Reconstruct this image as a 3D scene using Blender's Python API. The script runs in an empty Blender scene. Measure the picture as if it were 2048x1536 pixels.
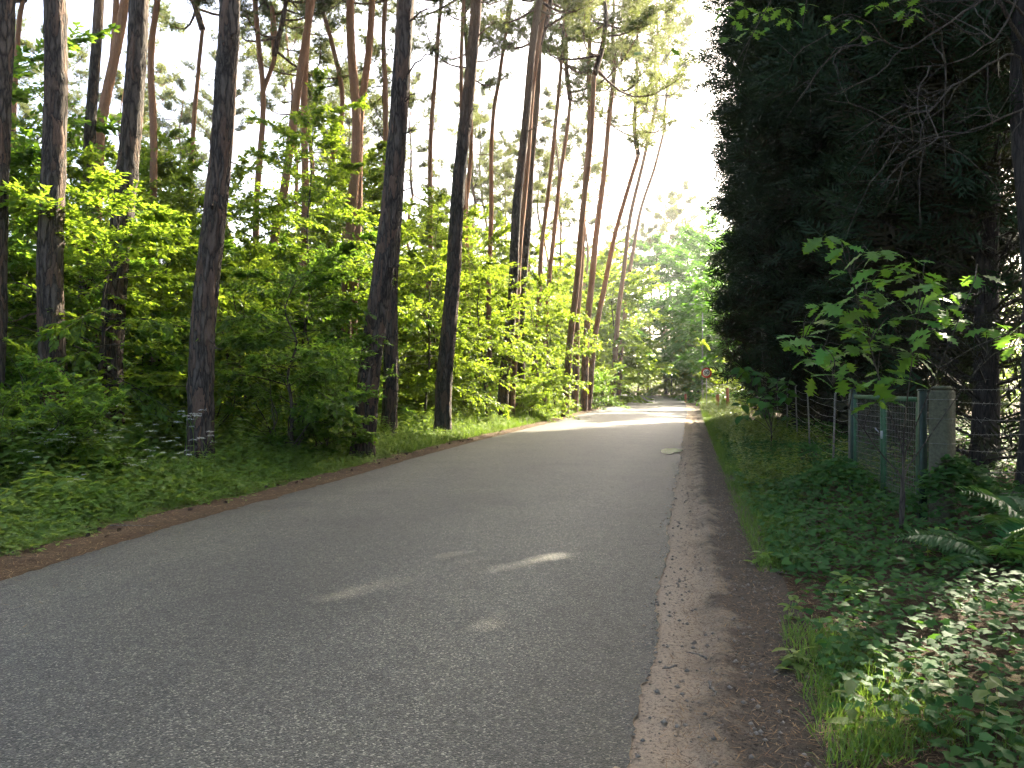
import bpy, math, random
import numpy as np
from mathutils import Vector, Matrix

SC = bpy.context.scene
COL = SC.collection
R = math.radians
rng = np.random.default_rng(7)

# ------------------------------------------------------------------ camera, sky, sun, exposure
CAM_H, FPX = 1.6, 1600.0            # eye height; focal length in pixels of a 2048 px wide frame
cam_d = bpy.data.cameras.new('camera'); cam = bpy.data.objects.new('camera', cam_d); COL.objects.link(cam)
cam.location = (0, 0, CAM_H); cam.rotation_euler = (R(90), 0, 0)
cam_d.sensor_width = 36.0; cam_d.lens = FPX / 2048 * 36.0
cam_d.clip_start = 0.05; cam_d.clip_end = 2000
SC.camera = cam
HAZE = .00042
SUN_AZ, SUN_EL = R(38), R(31.5)       # azimuth measured from +Y towards +X
world = bpy.data.worlds.new('World'); SC.world = world; world.use_nodes = True
wn = world.node_tree
bg = wn.nodes['Background']; sky = wn.nodes.new('ShaderNodeTexSky')
sky.sky_type = 'NISHITA'; sky.sun_disc = False
sky.sun_elevation = SUN_EL; sky.sun_rotation = SUN_AZ
sky.air_density = 0.8; sky.dust_density = 6.0; sky.ozone_density = 0.6
wn.links.new(sky.outputs[0], bg.inputs[0]); bg.inputs[1].default_value = 0.115
sl = bpy.data.lights.new('sun', 'SUN'); sun = bpy.data.objects.new('sun', sl); COL.objects.link(sun)
sl.energy = 5.0; sl.angle = R(0.55); sl.color = (1.0, 0.89, 0.70)
sdir = Vector((math.sin(SUN_AZ)*math.cos(SUN_EL), math.cos(SUN_AZ)*math.cos(SUN_EL), math.sin(SUN_EL)))
sun.rotation_euler = sdir.to_track_quat('Z', 'Y').to_euler()
sun.location = (40, 60, 40)
vs = SC.view_settings
vs.view_transform = 'Standard'; vs.look = 'None'; vs.gamma = 1.0; vs.use_curve_mapping = False
vs.exposure = 2.85
cy = SC.cycles
cy.use_denoising = True; cy.max_bounces = 9; cy.diffuse_bounces = 7; cy.glossy_bounces = 2
cy.use_adaptive_sampling = True; cy.adaptive_threshold = 0.04; cy.adaptive_min_samples = 16; cy.transmission_bounces = 7; cy.transparent_max_bounces = 4; cy.volume_bounces = 0
cy.sample_clamp_indirect = 6.0; cy.caustics_reflective = False; cy.caustics_refractive = False

# ------------------------------------------------------------------ helpers
def PX(px, d): return (px - 1024) / FPX * d
def PZ(py, d): return CAM_H + (768 - py) / FPX * d
def nrm(a): return a / np.maximum(np.linalg.norm(a, axis=-1, keepdims=True), 1e-9)

def tag(o, label=None, cat=None, group=None, kind=None):
    if label: o['label'] = label
    if cat: o['category'] = cat
    if group: o['group'] = group
    if kind: o['kind'] = kind
    return o
def empty(name, loc=(0, 0, 0), rz=0.0, sc=1.0):
    o = bpy.data.objects.new(name, None); COL.objects.link(o)
    o.location = loc; o.rotation_euler = (0, 0, rz); o.scale = (sc, sc, sc); o.empty_display_size = .2
    return o
def link(name, me, parent=None, loc=None):
    o = bpy.data.objects.new(name, me); COL.objects.link(o)
    if parent is not None: o.parent = parent
    if loc is not None: o.location = loc
    return o
def mesh(name, V, F, mat=None, attrs=None, smooth=False, mats=None, mi=None):
    """V (n,3); F (m,3) or (m,4) array."""
    V = np.asarray(V, dtype=np.float32); F = np.asarray(F, dtype=np.int32)
    me = bpy.data.meshes.new(name)
    k = F.shape[1]
    me.vertices.add(len(V)); me.vertices.foreach_set('co', V.ravel())
    me.loops.add(F.size); me.loops.foreach_set('vertex_index', F.ravel())
    me.polygons.add(len(F)); me.polygons.foreach_set('loop_start', np.arange(0, F.size, k, dtype=np.int32))
    if attrs:
        for an, av in attrs.items():
            a = me.attributes.new(an, 'FLOAT', 'POINT'); a.data.foreach_set('value', np.asarray(av, dtype=np.float32))
    if mats:
        for m in mats: me.materials.append(m)
        me.polygons.foreach_set('material_index', np.asarray(mi, dtype=np.int32))
    elif mat: me.materials.append(mat)
    me.update(calc_edges=True)
    if smooth: me.polygons.foreach_set('use_smooth', np.ones(len(F), dtype=bool))
    return me
def stamp(T, F, P, A, U, S):
    """Copies of template T (x=side, y=along A, z=normal) at points P; returns verts, faces."""
    P = np.asarray(P, float); A = nrm(np.asarray(A, float)); U = np.asarray(U, float)
    X = nrm(np.cross(A, U)); N = np.cross(X, A)
    S = np.asarray(S, float)
    if S.ndim == 1: S = np.repeat(S[:, None], 3, 1)
    n, k = len(P), len(T)
    V = (P[:, None, :] + (T[None, :, 0:1] * S[:, None, 0:1]) * X[:, None, :]
         + (T[None, :, 1:2] * S[:, None, 1:2]) * A[:, None, :] + (T[None, :, 2:3] * S[:, None, 2:3]) * N[:, None, :])
    FF = F[None] + (np.arange(n) * k)[:, None, None]
    return V.reshape(-1, 3), FF.reshape(-1, F.shape[1])
class MB:
    """collects triangle/quad arrays into one mesh"""
    def __init__(s): s.V = []; s.F = []; s.n = 0; s.A = []
    def add(s, V, F, a=0.5):
        V = np.asarray(V, float); F = np.asarray(F, int)
        if F.shape[1] == 4: F = np.concatenate([F[:, [0, 1, 2]], F[:, [0, 2, 3]]])
        s.V.append(V); s.F.append(F + s.n); s.n += len(V)
        s.A.append(np.full(len(V), a) if np.isscalar(a) else np.asarray(a, float))
        return s
    def mesh(s, name, mat, smooth=False):
        return mesh(name, np.concatenate(s.V), np.concatenate(s.F), mat, {'lc': np.concatenate(s.A)}, smooth)
def catmull(P, n):
    P = np.asarray(P, float)
    if len(P) == 2:
        t = np.linspace(0, 1, n)[:, None]; return P[0]*(1-t) + P[1]*t
    Q = np.vstack([2*P[0]-P[1], P, 2*P[-1]-P[-2]])
    t = np.linspace(0, len(P)-1, n); i = np.minimum(t.astype(int), len(P)-2); f = (t-i)[:, None]
    a, b, c, d = Q[i], Q[i+1], Q[i+2], Q[i+3]
    return .5*((2*b) + (c-a)*f + (2*a-5*b+4*c-d)*f**2 + (3*b-a-3*c+d)*f**3)
def frames(P):
    T = nrm(np.gradient(P, axis=0))
    ref = np.where(np.abs(T[:, 2:3]) > .9, np.array([[1., 0, 0]]), np.array([[0., 0, 1]]))
    if np.all(np.abs(T[:, 2]) > .6): ref = np.tile([[1., 0, 0]], (len(P), 1))
    X = nrm(np.cross(T, ref)); Y = np.cross(T, X)
    return T, X, Y
def tube(P, rad, ns=5, cap=True):
    P = np.asarray(P, float); m = len(P); rad = np.broadcast_to(np.asarray(rad, float), (m,))
    T, X, Y = frames(P); th = np.linspace(0, 2*math.pi, ns, endpoint=False)
    V = P[:, None] + rad[:, None, None]*(np.cos(th)[None, :, None]*X[:, None] + np.sin(th)[None, :, None]*Y[:, None])
    V = V.reshape(-1, 3)
    i = np.arange(m-1)[:, None]*ns; j = np.arange(ns)[None]; jn = (j+1) % ns
    F = np.stack([i+j, i+jn, i+ns+jn, i+ns+j], -1).reshape(-1, 4)
    F = np.concatenate([F[:, [0, 1, 2]], F[:, [0, 2, 3]]])
    if cap:
        V = np.vstack([V, P[0], P[-1]]); a, b = m*ns, m*ns+1; jj = np.arange(ns); jjn = (jj+1) % ns
        F = np.vstack([F, np.stack([jjn, jj, np.full(ns, a)], 1), np.stack([(m-1)*ns+jj, (m-1)*ns+jjn, np.full(ns, b)], 1)])
    return V, F
def box(c, s, bev=0.0):
    """chamfered box centred at c with size s"""
    hx, hy, hz = [v/2 for v in s]; b = min(bev, hx*.9, hy*.9, hz*.9)
    if b <= 0:
        V = np.array([[x, y, z] for x in (-hx, hx) for y in (-hy, hy) for z in (-hz, hz)])
        F = np.array([[0, 1, 3, 2], [4, 6, 7, 5], [0, 4, 5, 1], [2, 3, 7, 6], [0, 2, 6, 4], [1, 5, 7, 3]])
        return V + np.array(c), F
    prof = [(-hx+b, -hy), (hx-b, -hy), (hx, -hy+b), (hx, hy-b), (hx-b, hy), (-hx+b, hy), (-hx, hy-b), (-hx, -hy+b)]
    ins = [(x*(1-b/hx), y*(1-b/hy)) for x, y in prof]
    rings = [(ins, -hz), (prof, -hz+b), (prof, hz-b), (ins, hz)]
    V = np.array([[x, y, z] for pr, z in rings for x, y in pr]); F = []
    for r in range(3):
        for j in range(8):
            a, bb = r*8+j, r*8+(j+1) % 8; F += [[a, bb, bb+8], [a, bb+8, a+8]]
    for j in range(1, 7): F += [[0, j+1, j], [24, 24+j, 24+j+1]]
    return V + np.array(c), np.array(F)
def wob(x, y, sc=1.0, seed=0, oct=4):
    """cheap smooth noise, about -1..1"""
    r = np.random.default_rng(seed); o = 0; amp = 1; tot = 0
    for k in range(oct):
        for _ in range(3):
            a = r.uniform(0, 2*math.pi); f = sc*(2.03**k)*r.uniform(.7, 1.3)
            o = o + amp*np.sin((x*math.cos(a)+y*math.sin(a))*f*2*math.pi + r.uniform(0, 6.28))/3
        tot += amp*.55; amp *= .55
    return o/tot
# ------------------------------------------------------------------ materials
def newmat(name):
    m = bpy.data.materials.new(name); m.use_nodes = True
    nt = m.node_tree; nt.nodes.clear()
    out = nt.nodes.new('ShaderNodeOutputMaterial')
    def N(t, **kw):
        n = nt.nodes.new(t)
        for k, v in kw.items():
            if k.startswith('i_'):
                key = k[2:]; key = int(key) if key.isdigit() else key
                n.inputs[key].default_value = v
            else: setattr(n, k, v)
        return n
    L = lambda a, b: nt.links.new(a, b)
    return m, nt, N, L, out
def ramp(N, stops, interp='LINEAR'):
    r = N('ShaderNodeValToRGB'); cr = r.color_ramp; cr.interpolation = interp
    while len(cr.elements) < len(stops): cr.elements.new(.5)
    for e, (p, c) in zip(cr.elements, stops):
        e.position = p; e.color = (*c, 1) if len(c) == 3 else c
    return r
def leafmat(name, cols, trans, tf=.45, rough=.45, spec=.35, patch=.25):
    m, nt, N, L, out = newmat(name)
    at = N('ShaderNodeAttribute', attribute_name='lc'); oi = N('ShaderNodeObjectInfo')
    cr = ramp(N, cols); L(at.outputs['Fac'], cr.inputs[0])
    hsv = N('ShaderNodeHueSaturation')
    mr = N('ShaderNodeMapRange', i_3=1-patch, i_4=1+patch); L(oi.outputs['Random'], mr.inputs[0]); L(mr.outputs[0], hsv.inputs['Value'])
    mh = N('ShaderNodeMapRange', i_3=.485, i_4=.515); L(oi.outputs['Random'], mh.inputs[0]); L(mh.outputs[0], hsv.inputs['Hue'])
    L(cr.outputs[0], hsv.inputs['Color'])
    b = N('ShaderNodeBsdfPrincipled'); b.inputs['Roughness'].default_value = rough
    b.inputs['Specular IOR Level'].default_value = spec; L(hsv.outputs[0], b.inputs['Base Color'])
    t = N('ShaderNodeBsdfTranslucent')
    mx = N('ShaderNodeMix', data_type='RGBA', blend_type='MIX'); mx.inputs[0].default_value = .35
    mx.inputs[6].default_value = (*trans, 1); L(hsv.outputs[0], mx.inputs[7]); L(mx.outputs[2], t.inputs[0])
    ms = N('ShaderNodeMixShader', i_0=tf); L(b.outputs[0], ms.inputs[1]); L(t.outputs[0], ms.inputs[2])
    L(ms.outputs[0], out.inputs[0])
    return m
M = {}
M['young'] = leafmat('young_leaf', [(0, (.035, .085, .012)), (.5, (.06, .13, .016)), (1, (.10, .16, .02))], (.42, .56, .03), .6)
M['young_shaded'] = leafmat('young_leaf_shaded', [(0, (.02, .06, .012)), (.5, (.035, .09, .016)), (1, (.06, .12, .02))], (.2, .48, .03), .48)  # darker copy of the young leaf, shade is in the colour
M['green_young'] = leafmat('green_young_leaf', [(0, (.03, .09, .012)), (.5, (.05, .125, .018)), (1, (.08, .15, .02))], (.28, .46, .03), .55)
M['oak'] = leafmat('oak_leaf', [(0, (.05, .14, .025)), (.6, (.07, .18, .03)), (1, (.12, .18, .025))], (.24, .46, .03), .42, .5, .15)
M['herb'] = leafmat('herb_leaf', [(0, (.04, .11, .018)), (.5, (.09, .17, .03)), (1, (.17, .23, .05))], (.38, .5, .04), .48)
M['ivy'] = leafmat('ivy_leaf', [(0, (.016, .05, .014)), (.6, (.032, .085, .022)), (1, (.06, .12, .025))], (.16, .34, .03), .28, .62, .06)
M['grass'] = leafmat('grass_blade', [(0, (.04, .09, .012)), (.7, (.07, .14, .02)), (1, (.14, .15, .05))], (.26, .40, .04), .4)
M['needle'] = leafmat('pine_needle', [(0, (.035, .065, .022)), (.6, (.065, .10, .035)), (1, (.12, .12, .045))], (.30, .33, .08), .48, .5, .3)
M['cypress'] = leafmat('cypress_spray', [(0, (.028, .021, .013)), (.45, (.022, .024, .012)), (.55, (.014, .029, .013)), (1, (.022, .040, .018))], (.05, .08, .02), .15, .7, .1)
M['flower'] = leafmat('white_flower', [(0, (.5, .52, .42)), (1, (.7, .7, .62))], (.5, .5, .4), .35)
M['fern'] = leafmat('fern_leaf', [(0, (.02, .08, .02)), (1, (.04, .12, .03))], (.2, .38, .04), .4)

def barkmat(name, dark, light, flake, warm=None, z0=6, z1=11, vs=9.0, bump=.9):
    m, nt, N, L, out = newmat(name)
    tc = N('ShaderNodeTexCoord'); mp = N('ShaderNodeMapping'); mp.inputs['Scale'].default_value = (1, 1, .2)
    L(tc.outputs['Object'], mp.inputs[0])
    wn_ = N('ShaderNodeTexNoise', i_Scale=7.0, i_Detail=5.0); L(mp.outputs[0], wn_.inputs['Vector'])
    mixv = N('ShaderNodeMix', data_type='VECTOR'); mixv.inputs[0].default_value = .26
    L(mp.outputs[0], mixv.inputs[4]); L(wn_.outputs['Color'], mixv.inputs[5])
    vo = N('ShaderNodeTexVoronoi', feature='DISTANCE_TO_EDGE', i_Scale=vs); L(mixv.outputs[1], vo.inputs['Vector'])
    vc = N('ShaderNodeTexVoronoi', i_Scale=vs); L(mixv.outputs[1], vc.inputs['Vector'])
    no = N('ShaderNodeTexNoise', i_Scale=38.0, i_Detail=5.0, i_Roughness=.7); L(mp.outputs[0], no.inputs['Vector'])
    cr = ramp(N, [(0, dark), (.10, tuple(.55*a+.45*b for a, b in zip(dark, light))), (.3, light)]); L(vo.outputs[0], cr.inputs[0])
    fl = ramp(N, [(.62, (0, 0, 0)), (.82, (1, 1, 1))]); L(vc.outputs['Color'], fl.inputs[0])
    mx = N('ShaderNodeMix', data_type='RGBA'); L(fl.outputs[0], mx.inputs[0]); L(cr.outputs[0], mx.inputs[6]); mx.inputs[7].default_value = (*flake, 1)
    n2 = N('ShaderNodeMix', data_type='RGBA', blend_type='MULTIPLY'); n2.inputs[0].default_value = .7
    nr = ramp(N, [(.25, (.45, .45, .45)), (.7, (1.25, 1.25, 1.25))]); L(no.outputs[0], nr.inputs[0])
    L(mx.outputs[2], n2.inputs[6]); L(nr.outputs[0], n2.inputs[7]); col = n2.outputs[2]
    if warm:
        sp = N('ShaderNodeSeparateXYZ'); L(tc.outputs['Object'], sp.inputs[0])
        big = N('ShaderNodeTexNoise', i_Scale=.9, i_Detail=2.0); L(tc.outputs['Object'], big.inputs['Vector'])
        ad = N('ShaderNodeMath', operation='MULTIPLY_ADD', i_1=5.0); L(big.outputs[0], ad.inputs[0]); L(sp.outputs[2], ad.inputs[2])
        mr = N('ShaderNodeMapRange', i_1=z0+2.5, i_2=z1+2.5); L(ad.outputs[0], mr.inputs[0])
        wm = N('ShaderNodeMix', data_type='RGBA'); L(mr.outputs[0], wm.inputs[0]); L(col, wm.inputs[6])
        wc = N('ShaderNodeMix', data_type='RGBA', blend_type='MULTIPLY'); wc.inputs[0].default_value = .6
        wc.inputs[6].default_value = (*warm, 1); L(nr.outputs[0], wc.inputs[7]); L(wc.outputs[2], wm.inputs[7]); col = wm.outputs[2]
    b = N('ShaderNodeBsdfPrincipled'); b.inputs['Roughness'].default_value = .85; b.inputs['Specular IOR Level'].default_value = .25
    L(col, b.inputs['Base Color'])
    hh = N('ShaderNodeMath', operation='MULTIPLY_ADD', i_1=.35); L(no.outputs[0], hh.inputs[0])
    cl = N('ShaderNodeMath', operation='MINIMUM', i_1=.22); L(vo.outputs[0], cl.inputs[0])
    c2 = N('ShaderNodeMath', operation='MULTIPLY', i_1=3.0); L(cl.outputs[0], c2.inputs[0]); L(c2.outputs[0], hh.inputs[2])
    bp = N('ShaderNodeBump', i_Strength=bump, i_Distance=.03); L(hh.outputs[0], bp.inputs['Height']); L(bp.outputs[0], b.inputs['Normal'])
    L(b.outputs[0], out.inputs[0]); return m
M['pinebark'] = barkmat('pine_bark', (.022, .017, .012), (.125, .10, .075), (.15, .095, .062), (.26, .165, .10), 9, 15, vs=13, bump=1.0)
M['redbark'] = barkmat('red_pine_bark', (.05, .032, .022), (.20, .135, .095), (.24, .13, .075), (.36, .19, .10), 3, 8, vs=13)
M['wood'] = barkmat('thin_bark', (.025, .02, .015), (.085, .07, .05), (.10, .085, .06), None, vs=22, bump=.4)
M['moss'] = barkmat('mossy_bark', (.03, .03, .018), (.10, .10, .055), (.09, .12, .04), None, vs=18, bump=.5)
M['deadtwig'] = barkmat('dead_twig', (.07, .06, .045), (.17, .15, .12), (.2, .18, .14), None, vs=30, bump=.2)

def simple(name, col, rough=.6, metal=0.0, var=.25, scale=14.0, bump=.15, spec=.4, col2=None):
    m, nt, N, L, out = newmat(name)
    tc = N('ShaderNodeTexCoord'); no = N('ShaderNodeTexNoise', i_Scale=scale, i_Detail=6.0, i_Roughness=.65); L(tc.outputs['Object'], no.inputs['Vector'])
    c2 = col2 or tuple(c*(1+var) for c in col)
    cr = ramp(N, [(.3, tuple(c*(1-var) for c in col)), (.7, c2)]); L(no.outputs[0], cr.inputs[0])
    b = N('ShaderNodeBsdfPrincipled'); b.inputs['Roughness'].default_value = rough; b.inputs['Metallic'].default_value = metal
    b.inputs['Specular IOR Level'].default_value = spec
    L(cr.outputs[0], b.inputs['Base Color'])
    bp = N('ShaderNodeBump', i_Strength=bump, i_Distance=.01); L(no.outputs[0], bp.inputs['Height']); L(bp.outputs[0], b.inputs['Normal'])
    L(b.outputs[0], out.inputs[0]); return m
M['green'] = simple('green_paint', (.03, .085, .034), .55, 0, .4, 20)
M['darkgreen'] = simple('dark_green_paint', (.012, .03, .016), .5, 0, .3, 20)
M['concrete'] = simple('weathered_concrete', (.10, .09, .06), .9, 0, .45, 30, .5, .2, (.12, .12, .07))
M['wire'] = simple('galvanised_wire', (.16, .15, .13), .5, .6, .35, 40)
M['steel'] = simple('grey_steel', (.30, .31, .31), .45, .5, .2, 20)
M['polewood'] = simple('weathered_pole_wood', (.17, .15, .11), .85, 0, .3, 9, .4, .2)
M['signred'] = simple('sign_red', (.45, .03, .02), .4, 0, .08, 6, .02)
M['signwhite'] = simple('sign_white', (.75, .74, .68), .4, 0, .06, 6, .02)
M['signblack'] = simple('sign_black', (.012, .012, .012), .5, 0, .1, 6, .02)
M['postred'] = simple('red_stained_wood', (.34, .11, .05), .7, 0, .25, 18, .3)
M['postwhite'] = simple('pale_post_paint', (.6, .58, .5), .6, 0, .15, 18, .1)
M['lamp'] = simple('lamp_housing', (.55, .56, .55), .4, .2, .1, 8, .02)
M['cone'] = simple('pine_cone_scale', (.07, .045, .028), .85, 0, .4, 60, .4)
M['stone'] = simple('pebble_stone', (.17, .145, .11), .85, 0, .4, 3, .2)
M['litter'] = leafmat('dry_litter', [(0, (.05, .03, .018)), (.5, (.15, .085, .04)), (1, (.30, .19, .09))], (.2, .1, .04), .12, .7, .2)

def asphaltmat():
    m, nt, N, L, out = newmat('asphalt')
    tc = N('ShaderNodeTexCoord')
    vo = N('ShaderNodeTexVoronoi', i_Scale=120.0); L(tc.outputs['Object'], vo.inputs['Vector'])
    big = N('ShaderNodeTexNoise', i_Scale=.8, i_Detail=4.0, i_Roughness=.6); L(tc.outputs['Object'], big.inputs['Vector'])
    mid = N('ShaderNodeTexNoise', i_Scale=16.0, i_Detail=4.0, i_Roughness=.7); L(tc.outputs['Object'], mid.inputs['Vector'])
    at = N('ShaderNodeAttribute', attribute_name='lc')      # position across the lane, 0 left edge .. 1 right edge
    sep = N('ShaderNodeSeparateColor'); L(vo.outputs['Color'], sep.inputs[0])
    cr = ramp(N, [(0, (.012, .0118, .008)), (.5, (.044, .0427, .030)), (.88, (.095, .091, .066)), (1, (.26, .245, .185))]); L(sep.outputs[0], cr.inputs[0])
    br = ramp(N, [(.25, (.66, .66, .66)), (.45, (.95, .95, .95)), (.75, (1.25, 1.24, 1.2))]); L(big.outputs[0], br.inputs[0])
    mx = N('ShaderNodeMix', data_type='RGBA', blend_type='MULTIPLY'); mx.inputs[0].default_value = 1.0
    L(cr.outputs[0], mx.inputs[6]); L(br.outputs[0], mx.inputs[7])
    # lighter worn wheel tracks, dusty edges
    tr = ramp(N, [(0, (.75, .72, .64)), (.04, (.9, .9, .88)), (.16, (1.16, 1.16, 1.14)), (.35, (.92, .92, .92)), (.5, (.86, .86, .86)), (.64, (1.10, 1.10, 1.10)), (.80, (1.32, 1.31, 1.3)), (.93, (.78, .78, .78)), (1, (.66, .65, .62))])
    L(at.outputs['Fac'], tr.inputs[0])
    m2 = N('ShaderNodeMix', data_type='RGBA', blend_type='MULTIPLY'); m2.inputs[0].default_value = 1.0
    L(mx.outputs[2], m2.inputs[6]); L(tr.outputs[0], m2.inputs[7])
    b = N('ShaderNodeBsdfPrincipled'); b.inputs['Specular IOR Level'].default_value = .45
    rr = N('ShaderNodeMapRange', i_3=.45, i_4=.8); L(mid.outputs[0], rr.inputs[0]); L(rr.outputs[0], b.inputs['Roughness'])
    L(m2.outputs[2], b.inputs['Base Color'])
    ha = N('ShaderNodeMath', operation='SUBTRACT', i_0=1.0); L(vo.outputs['Distance'], ha.inputs[1])
    hb = N('ShaderNodeMath', operation='MULTIPLY_ADD', i_1=.6); L(mid.outputs[0], hb.inputs[0]); L(ha.outputs[0], hb.inputs[2])
    bp = N('ShaderNodeBump', i_Strength=.75, i_Distance=.006); L(hb.outputs[0], bp.inputs['Height']); L(bp.outputs[0], b.inputs['Normal'])
    L(b.outputs[0], out.inputs[0]); return m
M['asphalt'] = asphaltmat()
def dirtmat():
    m, nt, N, L, out = newmat('shoulder_dirt')
    tc = N('ShaderNodeTexCoord'); at = N('ShaderNodeAttribute', attribute_name='lc')
    n1 = N('ShaderNodeTexNoise', i_Scale=2.2, i_Detail=6.0, i_Roughness=.65); L(tc.outputs['Object'], n1.inputs['Vector'])
    n2 = N('ShaderNodeTexNoise', i_Scale=45.0, i_Detail=6.0, i_Roughness=.75); L(tc.outputs['Object'], n2.inputs['Vector'])
    vo = N('ShaderNodeTexVoronoi', i_Scale=70.0); L(tc.outputs['Object'], vo.inputs['Vector'])
    ad = N('ShaderNodeMath', operation='MULTIPLY_ADD', i_1=.75); L(n1.outputs[0], ad.inputs[0]); L(at.outputs['Fac'], ad.inputs[2])
    cr = ramp(N, [(.55, (.235, .185, .13)), (.85, (.17, .135, .10)), (1.05, (.085, .07, .052)), (1.4, (.06, .05, .036))])
    mr = N('ShaderNodeMapRange', i_1=0.0, i_2=1.45); L(ad.outputs[0], mr.inputs[0])
    cr = ramp(N, [(.49, (.40, .315, .215)), (.62, (.26, .205, .14)), (.70, (.105, .084, .06)), (.95, (.07, .056, .038))]); L(mr.outputs[0], cr.inputs[0])
    r2 = ramp(N, [(.36, (.22, .2, .18)), (.47, (.85, .85, .85)), (.72, (1.3, 1.27, 1.2))]); L(n2.outputs[0], r2.inputs[0])
    mx = N('ShaderNodeMix', data_type='RGBA', blend_type='MULTIPLY'); mx.inputs[0].default_value = .85; L(cr.outputs[0], mx.inputs[6]); L(r2.outputs[0], mx.inputs[7])
    b = N('ShaderNodeBsdfPrincipled'); b.inputs['Roughness'].default_value = .92; b.inputs['Specular IOR Level'].default_value = .15
    L(mx.outputs[2], b.inputs['Base Color'])
    bp = N('ShaderNodeBump', i_Strength=1.0, i_Distance=.03); L(n2.outputs[0], bp.inputs['Height']); L(bp.outputs[0], b.inputs['Normal'])
    L(b.outputs[0], out.inputs[0]); return m
M['dirt'] = dirtmat()
def floormat(name, cols, s=3.0):
    m, nt, N, L, out = newmat(name)
    tc = N('ShaderNodeTexCoord')
    n1 = N('ShaderNodeTexNoise', i_Scale=s, i_Detail=8.0, i_Roughness=.7); L(tc.outputs['Object'], n1.inputs['Vector'])
    n2 = N('ShaderNodeTexNoise', i_Scale=s*14, i_Detail=6.0, i_Roughness=.75, i_Distortion=.6); L(tc.outputs['Object'], n2.inputs['Vector'])
    cr = ramp(N, [(.3, cols[0]), (.5, cols[1]), (.7, cols[2])]); L(n1.outputs[0], cr.inputs[0])
    r2 = ramp(N, [(.3, (.35, .35, .35)), (.7, (1.3, 1.25, 1.2))]); L(n2.outputs[0], r2.inputs[0])
    mx = N('ShaderNodeMix', data_type='RGBA', blend_type='MULTIPLY'); mx.inputs[0].default_value = .9; L(cr.outputs[0], mx.inputs[6]); L(r2.outputs[0], mx.inputs[7])
    b = N('ShaderNodeBsdfPrincipled'); b.inputs['Roughness'].default_value = .95; b.inputs['Specular IOR Level'].default_value = .1
    L(mx.outputs[2], b.inputs['Base Color'])
    bp = N('ShaderNodeBump', i_Strength=.9, i_Distance=.03); L(n2.outputs[0], bp.inputs['Height']); L(bp.outputs[0], b.inputs['Normal'])
    L(b.outputs[0], out.inputs[0]); return m
M['floor'] = floormat('forest_floor', [(.05, .032, .02), (.085, .055, .032), (.05, .06, .022)])
M['needlebed'] = floormat('needle_litter', [(.055, .040, .025), (.12, .082, .048), (.075, .062, .035)], 5.0)
M['cypwood'] = barkmat('cypress_bark', (.012, .010, .008), (.045, .036, .027), (.05, .04, .03), None, vs=16, bump=.5)
def watermat():
    m, nt, N, L, out = newmat('puddle_water')
    b = N('ShaderNodeBsdfPrincipled'); b.inputs['Base Color'].default_value = (.05, .05, .045, 1)
    b.inputs['Roughness'].default_value = .17; b.inputs['IOR'].default_value = 1.4; b.inputs['Specular IOR Level'].default_value = .6
    L(b.outputs[0], out.inputs[0]); return m
M['water'] = watermat()
# ------------------------------------------------------------------ road layout (metres; y is away from the camera)
RIGHT = np.array([(-3.0, -14), (-.95, -3), (.49, 3.33), (1.02, 5.6), (2.1, 10.5), (2.8, 13.6), (3.95, 18.7), (7.7, 35.5), (9.85, 45), (14.9, 69), (18.6, 89), (19.2, 100), (18.3, 111), (15.5, 121), (10, 130), (0, 138)])
LEFT = np.array([(-6.6, -14), (-5.2, -3), (-4.45, 3), (-4.13, 6.45), (-3.75, 9.1), (-2.77, 13.7), (-1.45, 20.2), (1.6, 33), (5.6, 51), (11.1, 79), (13.3, 90), (13.7, 100), (12.6, 109), (10, 117), (5, 124), (-4, 131)])
def xr(y): return np.interp(y, RIGHT[:12, 1], RIGHT[:12, 0])
def xl(y): return np.interp(y, LEFT[:12, 1], LEFT[:12, 0])
def sstep(a, b, v): t = np.clip((v-a)/(b-a), 0, 1); return t*t*(3-2*t)
def gh(x, y):
    x = np.asarray(x, float); y = np.asarray(y, float)
    out = np.maximum(xl(y)-x, x-xr(y))              # metres outside the carriageway
    far = 1 - sstep(80, 90, y)
    z = -.05 + sstep(.3, 2.5, out)*far*(.10 + .10*wob(x, y, .09, 3)) + sstep(1.2, 6, x-xr(y))*.12*far
    return z + sstep(.5, 2, out)*far*.03*wob(x, y, .5, 5)
def axis(a): return np.unique(np.concatenate(a))
gx = axis([np.linspace(-400, -60, 12), np.linspace(-60, -20, 28), np.linspace(-20, 20, 90), np.linspace(20, 60, 28), np.linspace(60, 400, 12)])
gy = axis([np.linspace(-200, -15, 10), np.linspace(-15, 45, 120), np.linspace(45, 140, 60), np.linspace(140, 700, 14)])
GX, GY = np.meshgrid(gx, gy); nx, ny = len(gx), len(gy)
i, j = np.meshgrid(np.arange(nx-1), np.arange(ny-1)); a = (j*nx+i).ravel()
tag(link('ground', mesh('ground', np.stack([GX.ravel(), GY.ravel(), gh(GX, GY).ravel()], 1), np.stack([a, a+1, a+nx+1, a+nx], 1), M['floor'], smooth=True)), kind='structure')

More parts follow.
